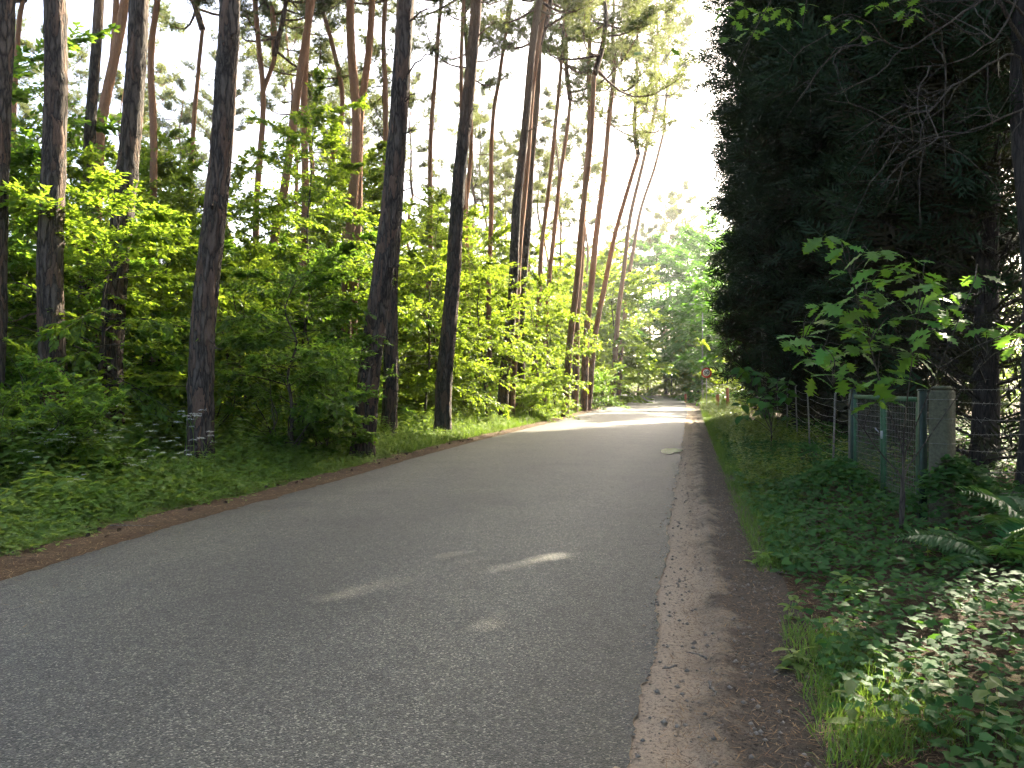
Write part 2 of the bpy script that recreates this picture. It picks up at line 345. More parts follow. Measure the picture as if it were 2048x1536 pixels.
def strip(name, A, B, cols, mat, zf, smooth=True):
    """ribbon between edge curves A and B (n,2), cols subdivisions; zf(u, x, y) gives height"""
    n = len(A); u = np.linspace(0, 1, cols)
    P = A[:, None]*(1-u)[None, :, None] + B[:, None]*u[None, :, None]
    U = np.broadcast_to(u[None], P.shape[:2]); z = zf(U, P[..., 0], P[..., 1])
    V = np.concatenate([P, z[..., None]], 2).reshape(-1, 3)
    i, j = np.meshgrid(np.arange(cols-1), np.arange(n-1)); a = (j*cols+i).ravel()
    F = np.stack([a, a+1, a+cols+1, a+cols], 1)
    return mesh(name, V, F, mat, {'lc': U.ravel()}, smooth)
NR = 700
def warp(C):
    t = np.linspace(0, 1, NR)**1.5
    D = catmull(C, 3000); return np.stack([np.interp(t*2999, np.arange(3000), D[:, k]) for k in range(2)], 1)
EL, ER = warp(LEFT), warp(RIGHT)
rag = lambda P, s: np.stack([P[:, 0] + .025*wob(P[:, 0]*0, P[:, 1], .5, s) + .014*wob(P[:, 1], P[:, 1], 3.0, s+1) + .01*np.random.default_rng(s).normal(0, 1, len(P)), P[:, 1]], 1)
road_l, road_r = rag(EL, 11), rag(ER, 12)
tag(link('road', strip('road', road_l, road_r, 13, M['asphalt'], lambda u, x, y: .012 + .045*(1-(2*u-1)**2))), kind='structure')
# sandy shoulder with tyre ruts, right; needle strip, left
def offs(P, w): return np.stack([P[:, 0]+w, P[:, 1]], 1)
sh_in = offs(ER, -.25); sh_out = offs(ER, .95 + .12*wob(ER[:, 1], ER[:, 1]*0, .25, 21))
def shz(u, x, y):
    rut = -.032*np.exp(-((u-.44)/.06)**2) + .012*np.exp(-((u-.55)/.05)**2) - .018*np.exp(-((u-.66)/.06)**2)
    return .004 + rut + .012*wob(x, y, 1.3, 31) + .010*wob(x, y, 5, 32) - .03*(u < .01) - .02*np.exp(-(u/.15)**2) + .012*sstep(.8, 1, u)
tag(link('dirt_shoulder', strip('dirt_shoulder', sh_in, sh_out, 26, M['dirt'], shz)), kind='structure')
nl_in = offs(EL, .12); nl_out = offs(EL, -.52 - .13*wob(EL[:, 1], EL[:, 1]*0, .3, 23))
tag(link('needle_litter_strip', strip('needle_litter_strip', nl_in, nl_out, 10, M['needlebed'], lambda u, x, y: -.004 + .02*wob(x, y, 1.1, 41) + .05*sstep(.12, .5, u) - .03*(u < .01))), kind='structure')
# puddle at the broken edge of the carriageway
th = np.linspace(0, 2*math.pi, 48, endpoint=False)
pr = 1 + .16*np.sin(2*th+.5) + .10*np.sin(3*th+1.2) + .06*np.sin(7*th)
PV = np.stack([3.72+.24*pr*np.cos(th)+.18*np.sin(th)*.8, 18.75+.85*pr*np.sin(th), np.full(48, .037)], 1)
PV = np.vstack([PV, [[3.72, 18.75, .037]]]); PF = np.array([[k, (k+1) % 48, 48] for k in range(48)])
tag(link('puddle', mesh('puddle', PV, PF, M['water'])), kind='structure')

# ------------------------------------------------------------------ leaf templates (x side, y along, z up)
LEAF2 = (np.array([[0, 0, 0], [.27, .45, .07], [0, 1, -.06], [-.27, .45, .07]]), np.array([[0, 1, 2], [0, 2, 3]]))
LEAFW = (LEAF2[0]*np.array([1.35, 1, 1]), LEAF2[1])
LEAF4 = (np.array([[0, 0, 0], [.24, .3, .05], [.2, .65, .04], [0, 1, -.10], [-.2, .65, .04], [-.24, .3, .05], [0, .5, 0]]),
         np.array([[0, 1, 6], [1, 2, 6], [2, 3, 6], [3, 4, 6], [4, 5, 6], [5, 0, 6]]))
def ivy_t(k=0):
    r = [.30, .52, .40, .62, .48, .98, .48, .62, .40, .52, .30]; an = [-172, -128, -95, -58, -32, 0, 32, 58, 95, 128, 172]
    r = np.array(r)*(1+.08*np.sin(np.arange(11)*1.7+k)); a = np.radians(an)
    V = np.stack([.62*r*np.sin(a)*1.1, .30+.70*r*np.cos(a)*.95, .07*np.abs(np.sin(a))*r-.06*r*r], 1)
    V = np.vstack([V, [[0, .30, 0]]]); n = 11
    return V, np.array([[i, i+1, n] for i in range(10)] + [[10, 0, n]])
IVY = ivy_t()
def ivy_low():
    V = np.array([[-.42, .0, .03], [-.5, .45, .05], [0, 1.0, -.08], [.5, .45, .05], [.42, .0, .03], [0, .22, 0]])
    return V, np.array([[0, 5, 1], [1, 5, 2], [2, 5, 3], [3, 5, 4]])
IVYL = ivy_low()
def oak_t(k=0, asym=.05):
    """pointed-lobed oak leaf, 1 long, bent along the midrib"""
    side = [(.03, .06), (.10, .16), (.24, .21), (.13, .29), (.17, .36), (.36, .44), (.30, .47), (.15, .50), (.19, .57), (.37, .68), (.28, .69), (.13, .72), (.15, .79), (.22, .88), (.11, .88)]
    f = lambda y: -.22*(y-.35)**2 + .02
    mid = [(0, 0)] + [(0, y) for _, y in side] + [(0, 1.0)]
    V = []; F = []
    for x, y in mid: V.append((0, y, f(y)))
    nm = len(mid)
    for s in (1, -1):
        o = len(V)
        for q, (x, y) in enumerate(side):
            xx = x*(1+asym*math.sin(q*2.3+k+s)); V.append((s*xx, y+.02*math.sin(k*3+q), f(y)+.16*xx - .35*xx*xx))
        for q in range(len(side)-1):
            F.append((1+q, o+q, o+q+1) if s > 0 else (1+q, o+q+1, o+q)); F.append((1+q, o+q+1, 2+q) if s > 0 else (1+q, 2+q, o+q+1))
        e = len(side)
        F.append((0, o, 1) if s > 0 else (0, 1, o)); F.append((e, o+e-1, nm-1) if s > 0 else (e, nm-1, o+e-1))
    # petiole
    b = len(V); V += [(.008, 0, 0), (-.008, 0, 0), (.006, -.22, .02), (-.006, -.22, .02)]; F += [(b, b+1, b+3), (b, b+3, b+2)]
    return np.array(V), np.array(F)

# ------------------------------------------------------------------ tree builders
def bark_trunk(path, r0, r1, seed, rows=150, ns=26, amp=.055, flare=.45, knots=3, stretch=1.0):
    """tapered, gently crooked trunk with ridged plates and a root flare"""
    P = catmull(path, rows); r = np.random.default_rng(seed)
    s = np.concatenate([[0], np.cumsum(np.linalg.norm(np.diff(P, axis=0), axis=1))]); t = s/s[-1]
    P[:, 0] += .035*np.sin(s*.9+seed)*np.minimum(s, 2)/2; P[:, 1] += .03*np.sin(s*.7+seed*2)*np.minimum(s, 2)/2
    rad = r0 + (r1-r0)*t**.9; rad = rad*(1 + flare*np.exp(-s/.35))
    T, X, Y = frames(P); th = np.linspace(0, 2*math.pi, ns, endpoint=False)
    TH, SS = np.meshgrid(th, s)
    n = np.zeros_like(TH)
    for k in range(7):
        f = int(r.integers(4, 12)); n += np.sin(f*TH + 1.3*np.sin(SS*r.uniform(1.5, 5)+r.uniform(0, 6)) + r.uniform(0, 6))*np.sin(SS*r.uniform(1, 7)*stretch + r.uniform(0, 6)+ .8*np.sin(3*TH))
    n = n/3.0 + .5*r.standard_normal(TH.shape)
    n += 1.1*np.sin(3*TH+r.uniform(0, 6))*np.exp(-SS/.5)
    for _ in range(knots):
        kz, kt = r.uniform(.1, .8)*s[-1], r.uniform(0, 6.28)
        d = np.angle(np.exp(1j*(TH-kt))); n += 4.0*np.exp(-(d/.35)**2-((SS-kz)/.10)**2)
    RR = rad[:, None]*(1+amp*n)
    V = P[:, None] + RR[..., None]*(np.cos(TH)[..., None]*X[:, None] + np.sin(TH)[..., None]*Y[:, None])
    V = V.reshape(-1, 3); i = np.arange(rows-1)[:, None]*ns; j = np.arange(ns)[None]; jn = (j+1) % ns
    F = np.stack([i+j, i+jn, i+ns+jn, i+ns+j], -1).reshape(-1, 4)
    return V, F, P
def rot_about(v, ax, ang):
    return v*np.cos(ang)[:, None] + np.cross(ax, v)*np.sin(ang)[:, None] + ax*(np.sum(ax*v, 1)*(1-np.cos(ang)))[:, None]

def gen_broadleaf(seed, H, spread, nb, nt, nlf, ls, base=.22, r0=.05, droop=.12, up=.25, stems=1, T=LEAF2, wood=True):
    """trunk+branches mesh and leaf mesh of a layered broadleaf tree or shrub, base at the origin"""
    r = np.random.default_rng(seed); W = MB(); tw_s = []; tw_d = []; tw_l = []
    for st in range(stems):
        lean = r.normal(0, .10 if stems == 1 else .35, 2); k = 7
        z = np.linspace(0, H*(.86 if st == 0 else r.uniform(.55, .85)), k)
        P = np.stack([lean[0]*z+.12*r.standard_normal(k)*z/H*1.5, lean[1]*z+.12*r.standard_normal(k)*z/H*1.5, z-.12], 1)
        P = catmull(P, 22); W.add(*tube(P, np.linspace(r0, r0*.12, 22), 7))
        m = max(4, nb//stems)
        for b in range(m):
            f = base + (1-base)*((b+r.uniform(0, 1))/m)
            o = P[min(21, int(f*21))]; az = b*2.4 + r.normal(0, .5)
            prof = max(.42, math.sqrt(max(0, 1-((f-.5)/.62)**2)))
            Lb = spread*max(.18, prof)*r.uniform(.65, 1.15)
            e = up + .9*max(0, f-.55) + r.normal(0, .3)
            t = np.linspace(0, 1, 6)[:, None]
            d = np.array([math.cos(az), math.sin(az), e]); sd = np.array([-math.sin(az), math.cos(az), 0])
            B = o + d*Lb*t + sd*(.14*Lb*r.normal()*t**2) + np.array([0, 0, -1])*droop*Lb*t**2*1.8
            W.add(*tube(B, np.linspace(r0*.32*(1.2-f), .003, 6), 4, False))
            tt = r.uniform(.22, 1.0, nt); q = np.minimum((tt*5).astype(int), 4); fr = (tt*5-q)[:, None]
            S = B[q]*(1-fr)+B[q+1]*fr; D = nrm(B[q+1]-B[q])
            ang = r.choice([-1, 1], nt)*r.uniform(.3, 1.1, nt); D2 = rot_about(D, np.tile([[0, 0, 1.]], (nt, 1)), ang)
            D2[:, 2] += r.normal(.04, .3, nt); D2 = nrm(D2)
            tl = Lb*.42*(1.15-tt*.7)*r.uniform(.6, 1.2, nt)
            tw_s.append(S); tw_d.append(D2); tw_l.append(tl)
            if wood:
                for q2 in range(0, nt, 2):
                    W.add(*tube(np.stack([S[q2], S[q2]+D2[q2]*tl[q2]*.5, S[q2]+D2[q2]*tl[q2]-np.array([0, 0, .1*tl[q2]])]), [.006, .004, .002], 3, False))
    S = np.concatenate(tw_s); D = np.concatenate(tw_d); TL = np.concatenate(tw_l); n = len(S)
    t = (np.arange(nlf)[None]+r.uniform(0, 1, (n, nlf)))/nlf
    P = S[:, None] + D[:, None]*(TL[:, None]*t)[..., None]; P[..., 2] -= droop*TL[:, None]*t**2
    P += r.normal(0, .018, P.shape)
    sg = np.where(np.arange(nlf) % 2 == 0, 1, -1)[None]*r.uniform(.5, 1.2, (n, nlf))
    A = rot_about(np.repeat(D, nlf, 0), np.tile([[0, 0, 1.]], (n*nlf, 1)), sg.ravel())
    A[:, 2] += r.normal(-.28, .3, n*nlf)
    U = np.stack([r.normal(0, .38, n*nlf), r.normal(0, .38, n*nlf), np.ones(n*nlf)], 1)
    Sz = ls*r.uniform(.55, 1.2, n*nlf)
    V, F = stamp(T[0], T[1], P.reshape(-1, 3), A, U, Sz)
    lc = np.clip(np.repeat(np.repeat(r.normal(.5, .2, n), nlf) + r.normal(0, .15, n*nlf), len(T[0])), 0, 1)
    return W, (V, F, lc)
def pine_tuft():
    r = np.random.default_rng(5); V = []; F = []
    for k in range(11):
        a = k*2.4; e = r.uniform(.1, 1.2); d = np.array([math.cos(a)*math.cos(e), math.sin(e)*1.0, math.sin(a)*math.cos(e)])
        s = nrm(np.cross(d, r.standard_normal(3)))*.05; b = d*.06; tip = d*r.uniform(.7, 1.05)
        o = len(V); V += [b+s, b-s, tip]; F.append([o, o+1, o+2])
    return np.array(V), np.array(F)
TUFT = pine_tuft()
def gen_pine_crown(seed, L, spread, nb, ntuft, low=.0):
    """limbs + needle tufts; axis starts at the origin and runs up L metres"""
    r = np.random.default_rng(seed); W = MB(); pts = []; dirs = []
    k = 7; ax = np.stack([np.cumsum(r.normal(0, .11, k)), np.cumsum(r.normal(0, .11, k)), np.linspace(0, L, k)], 1); ax[0, :2] = 0
    AX = catmull(ax, 30); W.add(*tube(AX, np.linspace(.11, .02, 30), 8))
    for b in range(nb):
        f = low + (1-low)*((b+r.uniform(0, 1))/nb); o = AX[min(29, int(f*29))]
        az = b*2.4+r.normal(0, .6); Lb = spread*(1.15-.75*f)*r.uniform(.45, 1.15)
        e = r.uniform(.0, .45)+.5*f; d = np.array([math.cos(az), math.sin(az), e]); sd = np.array([-math.sin(az), math.cos(az), 0])
        t = np.linspace(0, 1, 8)[:, None]; w = r.normal(0, .13)
        B = o + d*Lb*t + sd*Lb*w*np.sin(t*3) + np.array([0, 0, 1])*Lb*(-.18*np.sin(t*3.1)+.12*t**2)
        W.add(*tube(B, np.linspace(.045*(1.25-f), .008, 8), 5, False))
        m = int(r.integers(7, 12))
        for c in range(m):
            tt = r.uniform(.35, 1.0); q = min(int(tt*7), 6); s0 = B[q]
            d2 = nrm(nrm(B[q+1]-B[q]) + np.array([r.normal(0, .7), r.normal(0, .7), r.normal(.25, .3)])); l2 = Lb*r.uniform(.14, .34)
            s1 = s0 + d2*l2*.55 + r.normal(0, .05, 3); s2 = s0+d2*l2+np.array([0, 0, .12*l2])
            W.add(*tube(np.stack([s0, s1, s2]), [.014, .010, .005], 3, False))
            n = int(ntuft*r.uniform(.6, 1.3)/(nb*m)*1.0)+3
            u = r.uniform(.35, 1.1, n)[:, None]; p = s0*(1-u)+s2*u + r.normal(0, 1, (n, 3))*np.array([.17, .17, .085])*(.6+l2*.6)
            pts.append(p); dirs.append(nrm(d2*.5 + r.normal(0, .6, (n, 3)) + np.array([0, 0, .45])))
    P = np.concatenate(pts); A = np.concatenate(dirs); n = len(P)
    V, F = stamp(TUFT[0], TUFT[1], P, A, r.standard_normal((n, 3)), r.uniform(.14, .25, n))
    lc = np.clip(np.repeat(r.normal(.45, .22, n), len(TUFT[0])), 0, 1)
    return W, (V, F, lc)
def spray_t():
    V = [(-.02, 0, 0), (.02, 0, 0), (0, 1, -.22)]; F = [(0, 1, 2)]; r = np.random.default_rng(3)
    for k in range(4):
        for s in (1, -1):
            y = .10+.19*k + r.uniform(0, .06); l = (.54-.07*k)*r.uniform(.75, 1.15); z = -.22*y*y
            o = len(V); V += [(0, y, z), (s*l*.42, y+.10*l+.02, z-.03), (s*l*.78, y+.78*l, z-.10*l-.03)]; F.append((o, o+1, o+2) if s > 0 else (o, o+2, o+1))
    return np.array(V), np.array(F)
SPRAY = spray_t()
def gen_cypress(seed, H, Rmax, nl, ns, bare=0.0, dead=.35):
    """columnar cypress: trunk with limbs; flat feathery sprays; lower limbs left bare up to `bare` of H"""
    r = np.random.default_rng(seed); W = MB()
    V, F, P = bark_trunk([(0, 0, -.2), (.08*r.normal(), .08*r.normal(), H*.35), (.15*r.normal(), .15*r.normal(), H*.7), (0, 0, H)], .24, .03, seed, 60, 14, .05, .35, 0)
    W.add(V, F); pts = []; ax = []; lcs = []
    for b in range(nl):
        f = (b+r.uniform(0, 1))/nl; z = .25+f*(H-.6); o = P[min(59, int(z/H*59))]
        az = b*2.39996+r.normal(0, .3)
        Rz = Rmax*(min(1.0, .72+.9*f) if f < .35 else 1.0)*(1.0 if f < .7 else max(.12, 1-((f-.7)/.3)**1.6*.9))*(1+.30*math.sin(az*2+seed+z*.8)*math.sin(z*1.1+seed))*(1+.12*math.sin(z*2.3+az))*r.uniform(.7, 1.12)
        e = r.uniform(.15, .6); d = np.array([math.cos(az), math.sin(az), e]); t = np.linspace(0, 1, 5)[:, None]
        B = o + d*Rz*t + np.array([0, 0, .22*Rz])*t**2*r.uniform(-.8, .8)
        W.add(*tube(B, np.linspace(.035, .006, 5), 3, False))
        if f < .75 and r.uniform() < .5:
            for c in range(2):
                dd = nrm(d+r.normal(0, .55, 3)); l = r.uniform(.35, .9); b0 = B[int(r.integers(2, 5))]
                W.add(*tube(np.stack([b0, b0+dd*l*.5+r.normal(0, .05, 3), b0+dd*l+r.normal(0, .06, 3)]), [.006, .005, .002], 3, False), .9)
        isbare = f < bare and r.uniform() < .8
        if isbare:
            for c in range(5):
                tt = r.uniform(.3, .95); q = min(int(tt*4), 3); dd = nrm(d+r.normal(0, .7, 3)); l = r.uniform(.3, .9)
                W.add(*tube(np.stack([B[q], B[q]+dd*l*.5+r.normal(0, .04, 3), B[q]+dd*l-np.array([0, 0, .12])]), [.008, .006, .003], 3, False))
        n = int(ns*r.uniform(.7, 1.3)*(.16 if isbare else 1)*(.55+.45*Rz/Rmax))
        if n < 1: continue
        tt = np.clip(1-np.abs(r.normal(0, .33, n)), .12, 1.02); q = np.minimum((tt*4).astype(int), 3); fr = (tt*4-q)[:, None]
        p = B[q]*(1-fr)+B[q+1]*fr + r.normal(0, 1, (n, 3))*np.array([.22, .22, .2])*(.5+.5*tt[:, None])
        a = nrm(nrm(B[q+1]-B[q]) + r.normal(0, .55, (n, 3)) + np.array([0, 0, .05])); pts.append(p); ax.append(a)
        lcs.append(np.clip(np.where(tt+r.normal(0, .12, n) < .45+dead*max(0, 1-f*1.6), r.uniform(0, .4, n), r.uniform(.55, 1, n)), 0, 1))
    P = np.concatenate(pts); A = np.concatenate(ax); lc = np.concatenate(lcs); n = len(P)
    U = nrm(r.normal(0, .6, (n, 3)) + np.array([0, 0, .8]))
    V, F = stamp(SPRAY[0], SPRAY[1], P, A, U, r.uniform(.38, .78, n))
    return W, (V, F, np.repeat(lc, len(SPRAY[0])))
def make_tree(name, tmesh, cmesh, loc, rz=0, sc=1.0, label=None, cat='tree', group=None, tname='trunk', cname='crown', extra=None):
    e = empty(name, loc, rz, sc); link(tname, tmesh, e)
    if cmesh: link(cname, cmesh, e)
    for nm, me in (extra or []): link(nm, me, e)
    return tag(e, label, cat, group)
#SECTION3
# ------------------------------------------------------------------ pines of the left wood
crowns = []
for k, (L_, sp, nb, nt_) in enumerate([(7.5, 3.6, 19, 3700), (8.5, 3.2, 21, 3700), (6.5, 3.8, 17, 3500), (9.0, 3.5, 22, 4200), (7.0, 3.1, 17, 3300)]):
    W, (V, F, lc) = gen_pine_crown(100+k, L_, sp, nb, nt_)
    crowns.append((W.mesh('pine_limbs', M['redbark'], True), mesh('pine_crown', V, F, M['needle'], {'lc': lc})))
def pine(label, d, pts, dia, bark='pinebark', top=14.0, crown=0, fork=None, dead=(), group=None):
    """pts: image-plane waypoints of the trunk, turned into metres at distance d"""
    bx = PX(pts[0][0], d); bz = float(gh(bx, d))
    path = [(0, 0, -.25)]
    for (px, py) in pts[1:]: path.append((PX(px, d)-bx, 0, PZ(py, d)-bz))
    a, b = np.array(path[-2]), np.array(path[-1]); sl_ = (b-a)/max(.5, (b-a)[2])
    if b[2] < top-1: path.append(tuple(b+sl_*np.array([.6, 1, 1])*(top-b[2])))
    near = d < 28
    seed = int(abs(pts[0][0])*7+d*13)
    V, F, P = bark_trunk(path, dia/2, dia*.30, seed, 130 if near else 60, 28 if near else 13, .05 if near else .04, .35, 4 if near else 2)
    e = empty('pine_tree', (bx, d, bz)); tag(e, label, 'pine tree', group)
    link('trunk', mesh('pine_trunk', V, F, M[bark], smooth=True), e)
    lm, cm = crowns[crown % 5]; rz = seed % 6.28
    for nm, me in (('crown_limbs', lm), ('crown', cm)):
        o = link(nm, me, e, tuple(P[-1])); o.rotation_euler = (0, 0, rz); o.scale = [1.35 if d > 36 else 1.1]*3
    if fork:        # second leader leaving the trunk
        fp = [(PX(px, d)-bx, .25*q, PZ(py, d)-bz) for q, (px, py) in enumerate(fork)]
        fp.append(tuple(np.array(fp[-1])+(np.array(fp[-1])-np.array(fp[-2]))/max(.3, fp[-1][2]-fp[-2][2])*(top-1-fp[-1][2])))
        FV, FF, FP = bark_trunk(fp, dia*.30, dia*.2, seed+3, 60, 14, .04, 0, 1)
        link('second_trunk', mesh('pine_fork', FV, FF, M[bark], smooth=True), e)
        o = link('crown', crowns[(crown+2) % 5][1], e, tuple(FP[-1])); o2 = link('crown_limbs', crowns[(crown+2) % 5][0], e, tuple(FP[-1]))
    for (py, ex, ey, r_) in dead:
        z = PZ(py, d)-bz; q = int(np.argmin(abs(P[:, 2]-z))); s = P[q]; t_ = np.array([PX(ex, d)-bx, s[1]-.5, PZ(ey, d)-bz])
        m_ = (s+t_)/2 + np.array([0, 0, .12*np.linalg.norm(t_-s)*(1 if ey < py else -1)])
        bp = catmull([s, m_, t_], 9); bp[1:-1] += rng.normal(0, .02, (7, 3))
        B = MB().add(*tube(bp, np.linspace(r_, r_*.25, 9), 6))
        u = (t_-m_); B.add(*tube(np.stack([bp[5], bp[5]+u*.5+np.array([0, .2, .2])]), [r_*.4, r_*.15], 4))
        link('dead_branch', B.mesh('dead_branch', M['deadtwig'] if bark == 'x' else M[bark], True), e)
    return e
pine('pine cut by the left picture edge, its base outside the frame', 13, [(-26, 960), (-14, 500), (0, 250), (10, 0)], .42)
pine('thick upright grey pine, leftmost whole trunk of the roadside row', 13.5, [(108, 950), (106, 600), (109, 300), (104, 0)], .45, crown=1, dead=[(590, 30, 575, .02), (605, 25, 650, .018)])
pine('thick pine with black base, third trunk from left, leaning slightly right', 15.5, [(222, 930), (227, 700), (245, 400), (264, 200), (282, 0)], .47, crown=2)
pine('sunlit orange forked pine between the two leftmost thick trunks', 21, [(176, 880), (183, 600), (198, 350), (206, 240), (232, 90), (246, 0)], .34, 'redbark', crown=3, fork=[(203, 262), (208, 150), (212, 0)])
pine('slim dark pine trunk standing just behind the leftmost thick trunk', 18, [(153, 900), (160, 700), (172, 520), (180, 300), (196, 0)], .30, crown=4)
pine('tall knotty grey pine in front, standing over white cow parsley', 14, [(398, 950), (410, 650), (428, 420), (450, 150), (463, 0)], .46, crown=0, dead=[(100, 496, 84, .03), (430, 440, 420, .03), (655, 470, 700, .02)])
pine('leaning pine with torn reddish bark at road edge, left of dark trunk', 17, [(720, 920), (741, 750), (766, 560), (786, 330), (816, 0)], .50, crown=1,
     dead=[(65, 880, 36, .028), (172, 884, 118, .026), (215, 852, 202, .024), (292, 846, 272, .024), (545, 806, 538, .03), (0, 850, -20, .03)])
pine('dark-based pine right at the road edge, in front of sunlit verge', 24, [(885, 875), (892, 720), (909, 500), (934, 200), (957, -30)], .52, crown=2, dead=[(240, 955, 228, .03), (90, 992, 62, .03), (8, 1026, 8, .03)])
pine('dark pine half hidden behind the leaning trunk with torn bark', 22, [(776, 890), (783, 600), (791, 450), (800, 200), (806, 0)], .44, crown=3)
pine('straight pine with black base, left trunk of the tight roadside pair', 32, [(1002, 850), (1020, 640), (1040, 350), (1060, 150), (1079, 0)], .46, crown=4, top=17, dead=[(20, 1130, 36, .05), (262, 1128, 250, .03), (56, 1120, 20, .03)])
pine('reddish pine, right trunk of the tight roadside pair', 33.5, [(1021, 846), (1032, 620), (1052, 330), (1075, 100), (1090, 0)], .34, 'redbark', crown=0, top=17)
pine('short dark pine trunk seen just right of the tight roadside pair', 37, [(1038, 838), (1043, 640), (1052, 480), (1070, 250), (1078, 90)], .42, crown=1, top=18)
pine('orange sunlit pine nearest the road, right of the bright shrubs', 38, [(1128, 836), (1143, 660), (1158, 510), (1176, 330), (1190, 150)], .36, 'redbark', crown=2, top=17)
pine('ivy-wrapped reddish pine, leftmost of three leaning together by the bend', 44, [(1148, 828), (1156, 620), (1166, 450), (1178, 250), (1180, 60)], .40, 'redbark', crown=3, top=18)
pine('reddish pine, middle one of three leaning together by the bend', 46, [(1166, 824), (1177, 620), (1196, 450), (1212, 300), (1226, 180)], .44, 'redbark', crown=4, top=18)
pine('strongly leaning bare pine, rightmost of three by the bend', 47, [(1174, 823), (1194, 650), (1224, 500), (1256, 375), (1276, 310)], .38, 'redbark', crown=1, top=14)
pine('pale sunlit pine in the middle of the wood, left of a twin', 26, [(676, 870), (688, 700), (703, 450), (712, 250), (704, 90), (700, -20)], .40, 'redbark', crown=1, top=16)
pine('pine twin with forked top right beside the pale sunlit one', 27, [(704, 860), (712, 500), (721, 260), (736, 120), (742, 0)], .34, 'redbark', crown=2, top=16)
pine('slanting pine leaning right behind the tall knotty front pine', 25, [(530, 870), (546, 500), (562, 400), (592, 220), (622, 0)], .32, 'redbark', crown=0, top=16)
pine('straight slim pine crossed near its top by the slanting one', 28, [(606, 860), (608, 500), (610, 200), (616, 0)], .32, 'redbark', crown=3, top=16)
pine('slim pine just left of the leaning torn-bark trunk top', 33, [(770, 840), (773, 300), (766, 100), (772, 0)], .30, 'redbark', crown=4, top=17)
pine('slim pine between the torn-bark trunk and the dark roadside trunk', 36, [(855, 838), (862, 300), (872, 120), (884, 0)], .28, 'redbark', crown=0, top=17)
pine('thin pine rising just right of the dark roadside trunk top', 38, [(975, 835), (984, 300), (998, 150), (1016, 40)], .28, 'redbark', crown=1, top=17)
pine('thin pine hugging the left side of the dark roadside trunk', 35, [(932, 840), (926, 300), (922, 100), (926, 0)], .26, 'redbark', crown=2, top=17)
pine('thin crooked pine left of the three leaning by the bend', 44, [(1086, 826), (1098, 560), (1116, 400), (1140, 200)], .32, 'redbark', crown=3, top=15)
pine('thin dark pine leaning right behind the tight roadside pair', 42, [(1066, 830), (1084, 500), (1112, 250), (1122, 120)], .30, 'redbark', crown=4, top=15)
pine('forked slim pine right behind the tall knotty front pine', 30, [(512, 850), (512, 500), (524, 220), (519, 100), (512, 0)], .30, 'redbark', crown=0, top=15, fork=[(524, 190), (545, 100), (535, 0)])
pine('slim pine beside the third thick trunk from the left', 24, [(310, 870), (305, 300), (303, 120), (316, 0)], .28, 'redbark', crown=1, top=14)
pine('thin greyish pine halfway between third trunk and knotty front pine', 30, [(380, 850), (385, 300), (394, 150), (406, 60)], .24, 'redbark', crown=2, top=13)
pine('thin pine between the picture edge and the leftmost thick trunk', 24, [(24, 880), (30, 250), (34, 60), (42, 0)], .22, 'redbark', crown=3, top=14)
pine('crooked slim pine bending left, behind the straight slim one', 32, [(640, 850), (657, 400), (684, 220), (664, 90), (640, 0)], .28, 'redbark', crown=4, top=15)
pine('tall pine just left of the bend, crown spreading over the road', 62, [(1222, 808), (1238, 620), (1262, 430), (1292, 300), (1310, 220)], .42, 'redbark', crown=3, top=19)
pine('tall pine farther along the bend with crown against bright sky', 74, [(1236, 800), (1250, 620), (1275, 450), (1310, 330), (1330, 260)], .42, 'redbark', crown=0, top=21)
LM_ = [(-10, 'picture-edge pine'), (108, 'leftmost thick pine'), (235, 'third thick pine'), (420, 'knotty front pine'), (515, 'forked slim pine'), (560, 'slanting pine'), (610, 'straight slim pine'), (695, 'pale sunlit pine'), (755, 'torn-bark leaning pine'), (898, 'dark roadside pine'), (980, 'thin pine by the dark trunk'), (1022, 'tight roadside pine pair'), (1095, 'thin crooked pine'), (1140, 'orange sunlit pine'), (1175, 'three leaning pines')]
def where(x, y, size, noun):
    px = 1024+x/y*FPX; p, nm = min(LM_, key=lambda q: abs(q[0]-px)); dx = px-p
    dep = 'just behind' if y < 24 else 'behind' if y < 34 else 'well behind' if y < 44 else 'far behind' if y < 55 else 'very far behind'
    side = '' if abs(dx) < 14 else ' and left of' if dx < 0 else ' and right of'
    return f'{size} {noun} {dep}{side} the {nm}'
# slender pines deeper in the wood: five shared trunks, copies in a loop
bgt = []
for k in range(6):
    r_ = np.random.default_rng(300+k); hgt = 12+k*.8
    ln = r_.normal(.05, .05); pth = [(0, 0, -.3)] + [(ln*z+.25*r_.normal(), .3*r_.normal(), z) for z in np.linspace(3, hgt, 5)]
    V, F, P = bark_trunk(pth, .15+.02*(k % 3), .08, 300+k, 60, 12, .04, .3, 1)
    bgt.append((mesh('slender_pine_trunk', V, F, M['redbark'], smooth=True), tuple(P[-1])))
def sample(n, y0, y1, o0, o1, mind, seed, side=-1, avoid=(), ad=1.0, pw=1.0):
    """n scattered spots at offsets o0..o1 from the road edge (side -1 left, +1 right)"""
    r_ = np.random.default_rng(seed); out = []
    for _ in range(n*40):
        y = r_.uniform(y0, y1); o = o0+(o1-o0)*r_.uniform()**pw
        x = xl(y)-o if side < 0 else xr(y)+o
        if all((x-a)**2+(y-b)**2 > mind**2 for a, b in out) and all((x-a)**2+(y-b)**2 > ad**2 for a, b in avoid):
            out.append((float(x), float(y)))
            if len(out) >= n: break
    return out
